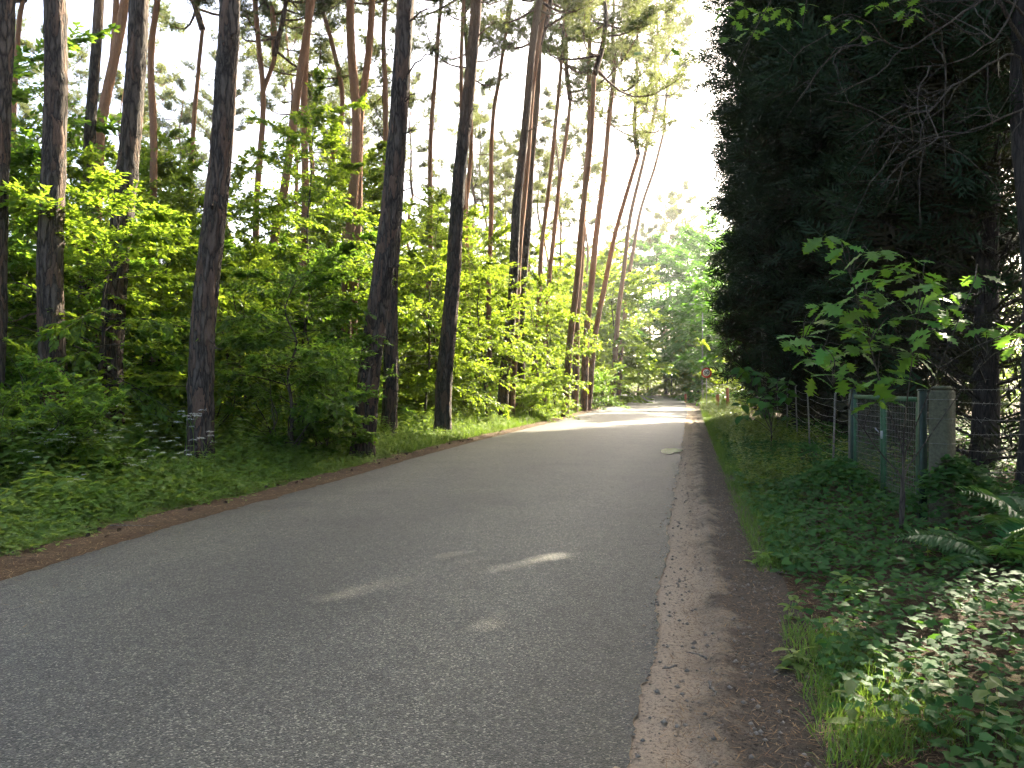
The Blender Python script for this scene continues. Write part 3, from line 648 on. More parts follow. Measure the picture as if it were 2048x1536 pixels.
for k, (x, y) in enumerate(sample(34, 34, 84, 3, 44, 3.4, 11)):
    if x/y < -.72: continue
    tm, tp = bgt[k % 6]; s = .85+.4*((k*37) % 10)/10
    e = empty('slender_pine', (x, y, float(gh(x, y))), k*1.7, s); link('trunk', tm, e)
    for nm, me in zip(('crown_limbs', 'crown'), crowns[(k*3) % 5]):
        o = link(nm, me, e, tp); o.rotation_euler = (0, 0, k*2.1)
    tag(e, where(x, y, 'slender' if s < 1.0 else 'tall', 'reddish pine'), 'pine tree', 'slender pines deep in the wood')
for k, (x, y) in enumerate([(19.8, 116), (22.8, 119), (26.5, 114), (17.6, 129), (24.5, 126), (29.5, 110), (21, 133), (14, 142)]):
    tm, tp = bgt[k % 6]; e = empty('far_pine', (x, y, -.05), k*1.3, 1.3+.06*(k % 3)); link('trunk', tm, e)
    for nm, me in zip(('crown_limbs', 'crown'), crowns[(k*2+1) % 5]): link(nm, me, e, tp)
    tag(e, 'tall hazy pine beyond the bend, %s from the left' % ('fourth', 'fifth', 'seventh', 'second', 'sixth', 'last', 'third', 'first')[k], 'pine tree', 'far pines above the bend')

# ------------------------------------------------------------------ understory trees and shrubs
und = []
for k, (H, sp, nb, nt_, nl) in enumerate([(6.0, 2.3, 34, 18, 26), (7.5, 2.6, 38, 18, 28), (5.0, 2.1, 30, 18, 24), (8.5, 2.6, 40, 18, 28), (6.8, 2.4, 36, 18, 26), (10.5, 2.7, 46, 18, 26)]):
    W, (V, F, lc) = gen_broadleaf(500+k, H, sp, nb, nt_, nl, .135, base=.24 if H < 10 else .36, r0=.055)
    und.append((W.mesh('young_trunk', M['wood'], True), mesh('young_crown', V, F, M['green_young' if k in (2, 4) else 'young'], {'lc': lc})))
shr = []
for k, (H, sp, st) in enumerate([(2.2, 1.25, 5), (1.6, 1.0, 6), (3.0, 1.5, 5), (2.5, 1.3, 7)]):
    W, (V, F, lc) = gen_broadleaf(540+k, H, sp, 40, 12, 16, .10, base=.12, r0=.022, stems=st)
    shr.append((W.mesh('shrub_stem', M['wood'], True), mesh('shrub_leaf_mass', V, F, M['green_young' if k in (1, 3) else 'young'], {'lc': lc})))
big = []
for k, (H, sp, nb) in enumerate([(13, 5.0, 56), (16, 5.4, 66)]):
    W, (V, F, lc) = gen_broadleaf(560+k, H, sp, nb, 22, 28, .27, base=.12, r0=.16, wood=False)
    tm = W.mesh('broadleaf_trunk', M['wood'], True)
    cm = mesh('broadleaf_crown', V, F, M['young'], {'lc': lc}); big.append((tm, cm)); big.append((tm, cm))
def tree(kind, name, k, x, y, rz, s, label, cat='tree', group=None):
    t, c = kind[k % len(kind)]
    return make_tree(name, t, c, (x, y, float(gh(x, y))), rz, s, label, cat, group)
occ = [(PX(p, d), d) for p, d in [(400, 14), (722, 17), (885, 24)]]
for (k, px, d, s, lab) in [
    (0, 500, 18.5, .80, 'young tree with forked stem right of the knotty front pine'),
    (1, 300, 19, .85, 'young leafy tree between the third thick trunk and the knotty pine'),
    (3, 60, 17, .85, 'young leafy tree behind the leftmost thick pine'),
    (4, 620, 22, .85, 'young leafy tree left of the leaning torn-bark pine'),
    (1, 850, 27, .95, 'sunlit young tree between torn-bark pine and dark roadside pine'),
    (3, 975, 31, .95, 'dense young tree right behind the dark roadside pine'),
    (0, 1085, 38, 1.15, 'sunlit young tree behind the orange pine by the bright shrubs'),
    (5, 600, 24, 1.0, 'tall thin leafy tree crossing the slanting pine, leaves high up'),
    (5, 650, 31, 1.05, 'tall thin leafy tree behind the pale sunlit pine'),
    (5, 285, 26, 1.0, 'tall thin leafy tree right of the third thick trunk'),
    (5, 140, 23, .95, 'tall thin leafy tree right of the leftmost thick pine'),
    (5, 868, 32, 1.0, 'tall bright leafy tree left of the dark roadside pine'),
    (5, 480, 28, 1.0, 'tall thin leafy tree right of the knotty front pine'),
    (5, 970, 40, 1.1, 'tall leafy tree right of the dark roadside pine'),
    (5, 1112, 47, 1.1, 'tall sunlit leafy tree left of the three leaning pines'),
    (5, 20, 21, .9, 'tall thin leafy tree near the left picture edge'),
    (5, 770, 38, 1.1, 'tall leafy tree behind the torn-bark pine'),
    (0, 172, 14.4, .95, 'young tree whose sprays cross the second and third thick trunks'),
    (2, 585, 15.6, .85, 'young tree with hanging leafy sprays halfway to the torn-bark pine'),
    (2, -60, 14, .9, 'young leafy tree at the left picture edge')]:
    tree(und, 'young_tree', k, PX(px, d), d, px*.01, s, lab)
for k, (x, y) in enumerate(sample(95, 12, 66, 5.5, 30, 1.9, 21, avoid=occ, ad=2.2, pw=1.15)):
    if x/y < -.78: continue
    tree(und[:5], 'understory_tree', k, x, y, k*1.9, (q_ := .95+.55*((k*29) % 11)/11), where(x, y, 'short' if q_ < 1.1 else 'tall' if q_ > 1.3 else 'medium', 'understory tree'), 'tree', 'understory trees of the left wood')
for (k, px, d, s, lab) in [
    (2, 1085, 35, 1.0, 'bright sunlit shrub at the road edge left of the orange pine'),
    (0, 1060, 33.5, .9, 'pale sunlit shrub beside the tight roadside pine pair'),
    (3, 1190, 50, 1.3, 'sunlit bush under the three leaning pines by the bend'),
    (0, 1212, 58, 1.6, 'leafy bush on the left just before the bend'),
    (1, 640, 16.5, .9, 'small shrub at left of the torn-bark pine base'),
    (3, 560, 15.5, .9, 'leafy shrub right of the knotty front pine base'),
    (2, 40, 11.5, .75, 'leafy shrub at the left picture edge before the thick pines')]:
    tree(shr, 'shrub', k, PX(px, d), d, px*.013, s, lab, 'shrub')
for k, (x, y) in enumerate(sample(130, 10, 70, 3.2, 22, 1.15, 31, avoid=occ, ad=1.6, pw=1.5)):
    if x/y < -.74: continue
    tree(shr, 'understory_shrub', k, x, y, k*2.3, (q_ := .7+.5*((k*17) % 9)/9), where(x, y, 'tiny' if q_ < .85 else 'large' if q_ > 1.05 else 'low', 'shrub'), 'shrub', 'shrubs on the wood floor')
# broadleaf trees along the bend
for (k, x, y, rz, s, lab) in [
    (1, 17.6, 51.0, 1.5, 1.08, 'green tree just behind the speed sign, beside the last cypress'),
    (3, 21.0, 80, .3, 1.15, 'big round green tree on the right beyond the speed sign'),
    (1, 19.6, 67.5, 2.1, 1.0, 'green tree behind the street lamp on the right'),
    (0, 8.2, 66, 1.0, .92, 'tall sunlit tree overhanging the road left of the bend'),
    (2, 8.6, 80, 2.4, 1.0, 'tall tree on the left where the road disappears'),
    (3, 22.0, 92, 1.2, 1.25, 'dark tree on the inside of the bend on the right'),
    (3, 21.0, 109, 3.0, 1.45, 'tree closing the view behind the bend, right of centre'),
    (3, 8.2, 96, 4.0, 1.15, 'tree at left of the far bend arching over the road'),
    (2, 15.5, 137, .5, 1.3, 'sunlit tree straight beyond the far end of the road'),
    (3, 25.5, 100, 2.2, 1.35, 'tall tree far right of the bend, behind the lamp'),
    (3, 4, 113, 5.2, 1.2, 'tree left of the far end of the road'),
    (0, 3.0, 60, 3.3, .8, 'sunlit tree in the wood left of the three leaning pines')]:
    t_ = tree(big, 'broadleaf_tree', k, x, y, rz, s, lab)
    if k % 2:          # shaded trees: same crown mesh, shade put into a darker leaf colour
        c_ = [o for o in t_.children if o.name.startswith('crown')][0]; c_.material_slots[0].link = 'OBJECT'; c_.material_slots[0].material = M['young_shaded']
for k, (x, y) in enumerate(sample(40, 78, 118, 2.5, 26, 2.6, 37)):
    tree(und, 'far_tree', k, x, y, k*1.1, 1.2+.3*(k % 3), 'distant leafy tree in the wood left of the bend', 'tree', 'distant trees left of the bend')
for k, (x, y) in enumerate(sample(26, 84, 130, 3.0, 24, 3.0, 39, side=1)):
    tree(und, 'far_tree', k, x, y, k*1.4, 1.2+.3*(k % 3), 'distant leafy tree in the wood right of the bend', 'tree', 'distant trees right of the bend')
#SECTION4
# ------------------------------------------------------------------ cypress row on the right
CYP = [
    (0, 12.3, 35.5, .4, 1.13, 'tall dark cypress at the far end of the row, edged by sky'),
    (1, 11.8, 32.0, 1.9, 1.08, 'dark cypress behind the wooden pole, second from the far end'),
    (1, 11.2, 28.3, 3.1, 1.0, 'dark cypress right of the wooden pole, third from the far end'),
    (0, 10.4, 24.8, 4.4, 1.0, 'dark cypress behind the far part of the wire fence'),
    (1, 9.5, 21.4, 5.3, .97, 'dark cypress behind the middle of the wire fence, brown inside'),
    (0, 9.2, 18.8, .9, .93, 'dark cypress behind the near part of the wire fence'),
    (2, 7.9, 13.4, 2.2, .92, 'sparse cypress with bare lower trunk behind the green gate'),
    (3, 9.3, 10.4, 3.7, .95, 'sparse cypress at the right picture edge with light between limbs')]
# sprays cut away along sun lines to put streaks on road and ivy
r_ = np.random.default_rng(44); SD_ = np.array(sdir)
shafts = [((-1.25, 5.82, .05), .16), ((-.78, 6.2, .05), .17), ((-.05, 6.95, .05), .17), ((.42, 7.38, .05), .15), ((-.6, 7.25, .05), .11), ((-.9, 11, .05), .15), ((-.3, 16.5, .05), .15), ((-1.9, 6.4, .05), .08), ((-2.2, 8.6, .05), .1), ((-1.5, 9.4, .05), .12), ((.3, 9.8, .05), .08), ((-.4, 12.6, .05), .12), ((1.2, 13, .05), .1), ((-1, 14.5, .05), .1), ((-.2, 5.2, .05), .07)]
shafts += [((r_.uniform(2.2, 3.7), r_.uniform(4.0, 5.5), .12), r_.uniform(.10, .20)) for _ in range(8)] + [((2.1, 4.75, .05), .2), ((1.75, 3.95, .05), .16)]
cyp = []
for k, (H, Rm, nl, ns, bare) in enumerate([(19, 2.9, 360, 66, .06), (20, 2.7, 360, 66, .08), (18, 2.5, 310, 60, .2), (18, 2.2, 190, 44, .5)]):
    W, (V, F, lc) = gen_cypress(700+k, H, Rm, nl, ns, bare, .5)
    nv, nf = len(SPRAY[0]), len(SPRAY[1]); C_ = V.reshape(-1, nv, 3).mean(1); keep = np.ones(len(C_), bool)
    for (kk, x, y, rz, s, lab) in CYP:
        if kk != k or y > 26: continue
        c_, s_ = math.cos(rz), math.sin(rz); Q = np.stack([C_[:, 0]*c_-C_[:, 1]*s_, C_[:, 0]*s_+C_[:, 1]*c_, C_[:, 2]], 1)*s+np.array([x, y, float(gh(x, y))])
        for p0, rr_ in shafts:
            d_ = Q-np.array(p0); keep &= np.linalg.norm(d_-(d_@SD_)[:, None]*SD_, axis=1) > rr_+.16
    idx = np.repeat(keep, nv); V = V[idx]; lc = lc[idx]; F = SPRAY[1][None]+(np.arange(int(keep.sum()))*nv)[:, None, None]; F = F.reshape(-1, 3)
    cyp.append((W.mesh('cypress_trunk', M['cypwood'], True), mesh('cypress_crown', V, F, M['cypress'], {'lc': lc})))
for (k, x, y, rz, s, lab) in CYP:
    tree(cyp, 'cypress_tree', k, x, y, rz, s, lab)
for k, (x, y) in enumerate([(9.6, 5.5), (9.0, 0.5), (8.6, -5.0)]):
    tree(cyp, 'cypress_tree', (3, 1, 0)[k], x, y, k*2.0+1, .95, 'cypress of the row standing beside and behind the viewer', 'tree', 'cypresses beside the viewer')
# lit trees and bushes beyond the row
for k, (x, y) in enumerate([(20, 18), (24, 25), (19.5, 30), (28, 33), (24, 40), (33, 20), (20, 47), (35, 42), (18.5, 11), (27, 10)]):
    tree(und, 'garden_tree', k, x, y, k*1.3, .9+.1*(k % 3), 'sunlit leafy tree beyond the cypress row, seen through gaps', 'tree', 'trees beyond the cypress row')
for (k, x, y, s, lab) in [(2, 16.2, 55, 1.5, 'yellow-green bush behind the speed sign'), (0, 17.8, 50, 1.7, 'large bush between speed sign and the last cypress'),
                          (3, 18.3, 59, 1.7, 'dark leafy bush on the right between sign and street lamp'), (1, 17.5, 65, 2.0, 'bush at the foot of the street lamp'),
                          (2, 15.0, 44, 1.1, 'brownish bush at the foot of the last cypress')]:
    tree(shr, 'roadside_bush', k, x, y, k*1.1+x, s, lab, 'bush')

for (k, x, y, s, lab) in [(2, 20.5, 104, 2.0, 'sunlit bush at the outside of the bend'), (0, 19.6, 113, 2.2, 'pale bush beyond the bend, right of the road end'), (3, 16.8, 126, 2.2, 'bush straight beyond the road end'), (2, 11.5, 138, 2.4, 'far bush left of the pale post'), (0, 13.8, 134, 2.2, 'far bush behind the pale post'), (1, 21.5, 97, 2.4, 'dark bush beside the thin dark post'), (3, 8.5, 128, 2.0, 'far bush on the left beyond the bend'), (2, 20.3, 90, 1.8, 'shaded bush at the bend near the small reddish post')]:
    tree(shr, 'roadside_bush', k, x, y, k*1.1+x, s, lab, 'bush')
# ------------------------------------------------------------------ undergrowth (uncountable)
def herb_clump(seed, stems, h, ls, T, pairs=6, spread=.14):
    r_ = np.random.default_rng(seed); V = []; F = []; n = 0; P = []; A = []; S = []
    for s in range(stems):
        b = r_.normal(0, spread, 2); ln = r_.normal(0, .18, 2); hh = h*r_.uniform(.6, 1.1)
        top = np.array([b[0]+ln[0]*hh, b[1]+ln[1]*hh, hh]); bs = np.array([b[0], b[1], -.03])
        q = np.array([[.006, 0, 0], [-.003, .005, 0], [-.003, -.005, 0]])
        V.append(np.vstack([bs+q, top[None]])); F.append(np.array([[0, 1, 3], [1, 2, 3], [2, 0, 3]])+n); n += 4
        for p in range(pairs):
            f = .25+.75*(p+.5)/pairs; c = bs*(1-f)+top*f; az = p*1.57+r_.uniform(0, .7)
            for sg in (0, math.pi):
                P.append(c); A.append([math.cos(az+sg), math.sin(az+sg), r_.normal(-.1, .25)]); S.append(ls*r_.uniform(.6, 1.15)*(1.2-.6*f))
    V2, F2 = stamp(T[0], T[1], np.array(P), np.array(A), np.stack([r_.normal(0, .25, len(P)), r_.normal(0, .25, len(P)), np.ones(len(P))], 1), np.array(S))
    V = np.vstack(V+[V2]); F = np.vstack(F+[F2+n]); return V, F
HC = [herb_clump(1, 4, .62, .15, LEAFW), herb_clump(2, 5, .5, .13, LEAFW, 5), herb_clump(3, 3, .75, .17, LEAFW, 7), herb_clump(5, 4, .6, .11, LEAFW, 8, .12)]
HLOW = [herb_clump(11, 6, .30, .12, LEAFW, 3, .17), herb_clump(12, 5, .24, .14, LEAFW, 3, .2), herb_clump(13, 6, .36, .10, LEAFW, 4, .16)]
def scatter_clumps(name, X, Y, H, mat, seed, templates=HC, lcm=None, kind='stuff', parent=None):
    r_ = np.random.default_rng(seed); W = MB(); pick = r_.integers(0, len(templates), len(X)); Z = gh(X, Y)
    for t, (TV, TF) in enumerate(templates):
        s = pick == t; n = int(s.sum())
        if not n: continue
        az = r_.uniform(0, 6.28, n)
        V, F = stamp(TV, TF, np.stack([X[s], Y[s], Z[s]], 1), np.stack([np.cos(az), np.sin(az), 0*az], 1), np.tile([[0, 0, 1.]], (n, 1)), H[s]*r_.uniform(.75, 1.25, n))
        base = np.repeat((lcm[s] if lcm is not None else np.full(n, .5)), len(TV)); W.add(V, F, np.clip(base+r_.normal(0, .2, len(V)//2).repeat(2)[:len(V)] if len(V) % 2 == 0 else base, 0, 1))
    o = link(name, W.mesh(name, mat), parent)
    if kind: o['kind'] = kind
    return o
r_ = np.random.default_rng(61)
def band(n, y0, y1, o0, o1, pw=1.0):
    y = r_.uniform(y0, y1, n); o = o0+(o1-o0)*r_.uniform(0, 1, n)**pw; return xl(y)-o, y, o
bx_, by_, bo_ = [np.concatenate(v) for v in zip(band(1300, 3.5, 15, .75, 7.5, 1.25), band(1050, 14, 30, .6, 8, 1.4), band(700, 29, 62, .5, 8, 1.6), band(350, 12, 70, 7, 24))]
hh = .42 + .95*sstep(.7, 3.4, bo_) + .2*wob(bx_, by_, .12, 71); hh = np.where(by_ > 22, hh*.82, hh)
hh = np.where(wob(bx_, by_, .3, 72) < -.75, hh*.5, hh)
for q, dd in occ: hh = np.where((bx_-q)**2+(by_-dd+.8)**2 < .9, hh*.55, hh)
lo = bo_ < 2.0+.5*wob(bx_, by_, .25, 77); lcu = np.clip(.55+.3*wob(bx_, by_, .2, 73), 0, 1)
tag(scatter_clumps('undergrowth', bx_[~lo], by_[~lo], hh[~lo], M['herb'], 62, lcm=lcu[~lo]), 'nettles and tall herbs covering the left wood edge', 'undergrowth')
ex, ey, eo = [np.concatenate(v) for v in zip(band(850, 4, 16, .5, 2.2), band(600, 15, 34, .45, 2.0), band(400, 33, 62, .4, 1.8))]
lx_, ly_, lo_ = np.concatenate([bx_[lo], ex]), np.concatenate([by_[lo], ey]), np.concatenate([bo_[lo], eo])
tag(scatter_clumps('low_herbs', lx_, ly_, .55+.6*sstep(.4, 2.0, lo_)+.15*wob(lx_, ly_, .4, 78), M['herb'], 64, HLOW, np.clip(.6+.3*wob(lx_, ly_, .3, 79), 0, 1)), 'low bright green herbs along the left road edge', 'undergrowth')
# grass
def grass(name, X, Y, Hh, seed, mat=M['grass'], wid=.006, zz=None):
    r_ = np.random.default_rng(seed); n = len(X); Z = gh(X, Y) if zz is None else zz
    T = np.array([[-.5, 0, 0], [.5, 0, 0], [-.42, .4, .06], [.42, .4, .06], [-.25, .75, .22], [.25, .75, .22], [0, 1.0, .48]])
    F = np.array([[0, 1, 3], [0, 3, 2], [2, 3, 5], [2, 5, 4], [4, 5, 6]])
    az = r_.uniform(0, 6.28, n); A = np.stack([r_.normal(0, .28, n), r_.normal(0, .28, n), np.ones(n)], 1)
    S = np.stack([np.full(n, wid)*r_.uniform(.7, 1.5, n), Hh, Hh], 1)
    V, F = stamp(T, F, np.stack([X, Y, Z-.01], 1), A, np.stack([np.cos(az), np.sin(az), 0*az], 1), S)
    o = link(name, mesh(name, V, F, mat, {'lc': np.repeat(np.clip(r_.normal(.45, .22, n), 0, 1), 7)})); o['kind'] = 'stuff'; return o
n = 42000; y = 2.6+43*r_.uniform(0, 1, n)**1.35; o = .82+np.abs(r_.normal(0, 1, n))*np.where(y > 11, .75, .42); x = xr(y)+o
dens = wob(x, y, .33, 81)+.35*np.exp(-((y-10.2)/1.8)**2)*1.6+.5*np.exp(-((y-3.9)/.5)**2)*np.exp(-((o-1.1)/.35)**2)*3+.5*sstep(14, 22, y)
k = dens > .27+.35*sstep(1.3, 2.2, o)*(y < 11)-.7*sstep(11, 16, y); x, y, o = x[k], y[k], o[k]
tag(grass('verge_grass', x, y, r_.uniform(.05, .19, len(x))*(1+.5*(y > 12)), 82), 'patchy green grass along the outer edge of the dirt shoulder', 'grass')
n = 11000; y = 18+48*r_.uniform(0, 1, n)**1.1; x = xl(y)-.45-np.abs(r_.normal(0, .5, n))
tag(grass('sunlit_grass', x, y, r_.uniform(.15, .4, n), 83, wid=.012), 'sunlit grass on the left verge before the bend', 'grass')
# right verge: low herbs and weeds between shoulder and fence
n = 750; y = 12+50*r_.uniform(0, 1, n)**1.2; o = 1.15+np.abs(r_.normal(0, 1.0, n)); x = xr(y)+o; k = (o < 3.6); x, y = x[k], y[k]
tag(scatter_clumps('verge_weeds', x, y, np.where(y > 44, .75, .55)+.3*sstep(1.5, 3, x-xr(y)), M['herb'], 84), 'green weeds between the dirt shoulder and the cypress row', 'undergrowth')

# ------------------------------------------------------------------ ivy on the right
def ivyz(x, y):
    z = gh(x, y) + .04
    z = z + .40*np.exp(-((x-4.45)/.45)**2-((y-10.9)/.9)**2) + .62*np.exp(-((x-4.75)/.42)**2-((y-8.55)/.5)**2) + .25*np.exp(-((x-5.6)/.9)**2-((y-15)/3.5)**2)
    return z
n = 72000; y = 2.0+30*r_.uniform(0, 1, n)**1.8; o = .98+11*r_.uniform(0, 1, n)**1.25; x = xr(y)+o
k = (wob(x, y, .3, 91)+1.1*sstep(.95, 1.7, o)+.35 > r_.uniform(0, .9, n)) & (np.abs(x) < y*.72+2.2); x, y = x[k], y[k]; n = len(x)
z = ivyz(x, y)+r_.uniform(0, .13, n)
mx_ = np.concatenate([r_.normal(4.75, .30, 900), r_.normal(4.45, .32, 900), r_.normal(5.2, .3, 500)]); my_ = np.concatenate([r_.normal(8.55, .34, 900), r_.normal(10.8, .7, 900), r_.normal(8.5, .3, 500)])
x = np.concatenate([x, mx_]); y = np.concatenate([y, my_]); z = np.concatenate([z, ivyz(mx_, my_)+r_.uniform(-.12, .10, len(mx_))]); n = len(x)
P = np.stack([x, y, z], 1); az = r_.uniform(0, 6.28, n)
A = np.stack([np.cos(az), np.sin(az), r_.normal(-.12, .2, n)], 1); U = np.stack([r_.normal(0, .32, n), r_.normal(-.12, .32, n), np.ones(n)], 1)
S = r_.uniform(.045, .095, n)*np.where(r_.uniform(0, 1, n) < .1, 1.25, 1)
lc = np.clip(r_.normal(.5, .25, n), 0, 1)
inframe = (np.abs(x/y) < .645) & ((CAM_H-z)/y < .49)
size = np.where(inframe, S/np.hypot(y, x), 0); order = np.argsort(-size); top = order[:300]; rest = np.setdiff1d(np.arange(n), top)
ivy = empty('ivy_patch', (5, 8, 0)); tag(ivy, 'dark ivy carpet between the dirt shoulder and the gate fence', 'ivy')
nr_ = (y[rest] < 6.5); Va, Fa = stamp(*IVY, P[rest][nr_], A[rest][nr_], U[rest][nr_], S[rest][nr_]); Vb, Fb = stamp(*IVYL, P[rest][~nr_], A[rest][~nr_], U[rest][~nr_], S[rest][~nr_])
W = MB().add(Va, Fa, np.repeat(lc[rest][nr_], len(IVY[0]))).add(Vb, Fb, np.repeat(lc[rest][~nr_], len(IVYL[0])))
o = link('ivy_leaves', W.mesh('ivy_leaves', M['ivy']), ivy); o.location = (-5, -8, 0); o['kind'] = 'stuff'
ivm = []
for q in range(6):
    V, F = ivy_t(q); V = np.vstack([V, [[.012, .3, 0], [-.012, .3, 0], [0, .1, -1.1]]]); F = np.vstack([F, [[12, 13, 14]]])
    ivm.append(mesh('ivy_leaf', V, F, M['ivy'], {'lc': np.full(len(V), .15+.14*q)}))
def frame_mat(p, a, u, s):
    a = Vector(a).normalized(); xx = a.cross(Vector(u)).normalized(); zz = xx.cross(a)
    m = Matrix((xx, a, zz)).transposed().to_4x4(); m.translation = Vector(p); return m @ Matrix.Diagonal((s, s, s, 1))
for q, t in enumerate(top):
    o = link('leaf', ivm[q % 6], ivy); o.matrix_basis = Matrix.Translation((-5, -8, 0)) @ frame_mat(P[t], A[t], U[t], S[t])
# dry litter, needles, pebbles
def needles(name, X, Y, zf, n_len, seed, label, mat=M['litter']):
    r_ = np.random.default_rng(seed); n = len(X); az = r_.uniform(0, 6.28, n)
    T = np.array([[-.5, 0, 0], [.5, 0, 0], [.15, 1, .05]]); F = np.array([[0, 1, 2]]); l = n_len*r_.uniform(.4, 1.6, n)
    V, F = stamp(T, F, np.stack([X, Y, zf+.006+r_.uniform(0, .012, n)], 1), np.stack([np.cos(az), np.sin(az), r_.normal(0, .12, n)], 1), np.tile([[0, 0, 1.]], (n, 1)), np.stack([.004+.05*l*r_.uniform(.2, 1, n)**3, l, l], 1))
    o = link(name, mesh(name, V, F, mat, {'lc': np.repeat(r_.uniform(0, 1, n), 3)})); tag(o, label, 'litter', kind='stuff'); return o
n = 26000; y = 4+40*r_.uniform(0, 1, n)**1.6; x = xl(y)+.08-.9*r_.uniform(0, 1, n)**.8+np.where(r_.uniform(0, 1, n) < .04, r_.exponential(.8, n), 0)
needles('pine_needles', x, y, .035+.02*wob(x, y, 1.1, 41)*(x < xl(y)), .07, 92, 'brown pine needles lying along the left road edge')
n = 20000; y = 2.2+28*r_.uniform(0, 1, n)**1.6; o = .1+1.3*r_.uniform(0, 1, n)**.75; x = xr(y)+o
needles('shoulder_litter', x, y, np.where(o < .95, .012, gh(x, y)+.02), .055, 93, 'bits of dry twigs and needles on the dirt shoulder')
n = 14000; y = 2.2+18*r_.uniform(0, 1, n)**1.4; o = 1.0+6*r_.uniform(0, 1, n)**1.2; x = xr(y)+o
needles('leaf_litter', x, y, gh(x, y)+.01, .06, 94, 'dry brown leaf litter under the ivy')
oct_ = np.array([[.5, 0, 0], [-.45, .1, 0], [0, .5, .05], [.05, -.45, 0], [0, 0, .38], [0, 0, -.2]]); of = np.array([[0, 2, 4], [2, 1, 4], [1, 3, 4], [3, 0, 4], [2, 0, 5], [1, 2, 5], [3, 1, 5], [0, 3, 5]])
n = 5000; y = 2.2+20*r_.uniform(0, 1, n)**1.8; o = -.12+1.15*r_.uniform(0, 1, n); x = xr(y)+o; az = r_.uniform(0, 6.28, n)
V, F = stamp(oct_, of, np.stack([x, y, np.full(n, .012)], 1), np.stack([np.cos(az), np.sin(az), 0*az], 1), np.tile([[0, 0, 1.]], (n, 1)), .008+.034*r_.uniform(0, 1, n)**5)
tag(link('gravel', mesh('gravel', V, F, M['stone'])), 'small stones and grit strewn over the dirt shoulder', 'gravel', kind='stuff')
#SECTION5
# ------------------------------------------------------------------ gate, fence, posts
def rodmesh(name, P, r, mat, ns=8): return MB().add(*tube(np.array(P, float), r, ns)).mesh(name, mat, True)
G0, G1 = np.array([4.87, 11.4, 0.0]), np.array([4.63, 9.05, 0.0]); GD = G1-G0; GL = float(np.linalg.norm(GD)); GU = GD/GL
gate = empty('garden_gate', tuple(G0)); tag(gate, 'green metal double gate with wire mesh, half sunk in ivy', 'gate')
gp = lambda t, z: np.array([GU[0]*t, GU[1]*t, z])
def obox(t0, t1, z0, z1, w):     # box lying in the plane of the gate
    V, F = box((0, 0, 0), (t1-t0, w, z1-z0), min(.006, w*.2)); c = gp((t0+t1)/2, (z0+z1)/2); sd = np.array([-GU[1], GU[0], 0])
    return V[:, :1]*GU + V[:, 1:2]*sd + V[:, 2:]*np.array([0, 0, 1.]) + c, F
for nm, a in [('top_rail', (.06, GL/2-.03, 1.395, 1.45, .045)), ('top_rail', (GL/2+.03, GL-.06, 1.395, 1.45, .045)), ('bottom_rail', (.06, GL/2-.03, .12, .165, .04)), ('bottom_rail', (GL/2+.03, GL-.06, .12, .165, .04))]:
    V, F = obox(*a); link(nm, MB().add(V, F).mesh(nm, M['green']), gate)
for a in [(.055, .10, .10, 1.392, .046), (GL/2-.07, GL/2-.028, .10, 1.392, .046), (GL/2+.028, GL/2+.07, .10, 1.392, .046), (GL-.10, GL-.055, .10, 1.392, .046)]:
    V, F = obox(*a); link('stile', MB().add(V, F).mesh('stile', M['green']), gate)
V, F = obox(GL/2-.03, GL/2+.03, .9, 1.0, .07); link('latch', MB().add(V, F).add(*tube(np.array([gp(GL/2, .98)+[-.06, 0, 0], gp(GL/2-.05, 1.03)+[-.09, 0, 0], gp(GL/2-.08, 1.0)+[-.06, 0, 0]]), .008, 6)).mesh('latch', M['steel']), gate)
for t0, t1 in ((.10, GL/2-.07), (GL/2+.07, GL-.10)):
    W = MB()
    for z in np.arange(.2, 1.38, .075): W.add(*tube(np.stack([gp(t0, z), gp(t1, z)]), .0026, 4, False))
    for t in np.arange(t0+.04, t1, .05): W.add(*tube(np.stack([gp(t, .165), gp(t, 1.395)]), .0022, 4, False))
    link('wire_mesh', W.mesh('wire_mesh', M['wire']), gate)['kind'] = 'stuff'
for t, lab in ((-.02, 'dark green square steel post at the far side of the gate'), (GL+.03, 'dark green square steel post between gate and concrete post')):
    V, F = obox(t-.04, t+.04, -.2, 1.52, .08); e = empty('gate_post', tuple(G0)); tag(e, lab, 'post')
    link('shaft', MB().add(V, F).mesh('gate_post_shaft', M['darkgreen']), e); V, F = obox(t-.046, t+.046, 1.521, 1.54, .092); link('cap', MB().add(V, F).mesh('gate_post_cap', M['darkgreen']), e)
cp = empty('concrete_post', (4.72, 8.78, 0), R(-52)); tag(cp, 'square weathered grey concrete post with wires, right of the gate', 'post')
V, F = box((0, 0, .62), (.21, .21, 1.82), .018); link('shaft', MB().add(V, F).mesh('concrete_shaft', M['concrete']), cp)
V, F = box((0, 0, 1.555), (.17, .17, .05), .02); link('cap', MB().add(V, F).mesh('concrete_cap', M['concrete']), cp)
for z in (.95, 1.22, 1.43):
    q = .112; link('wire_loop', rodmesh('wire_loop', [(-q, -q, z), (q, -q, z), (q, q, z), (-q, q, z), (-q, -q, z)], .003, M['wire'], 5), cp)
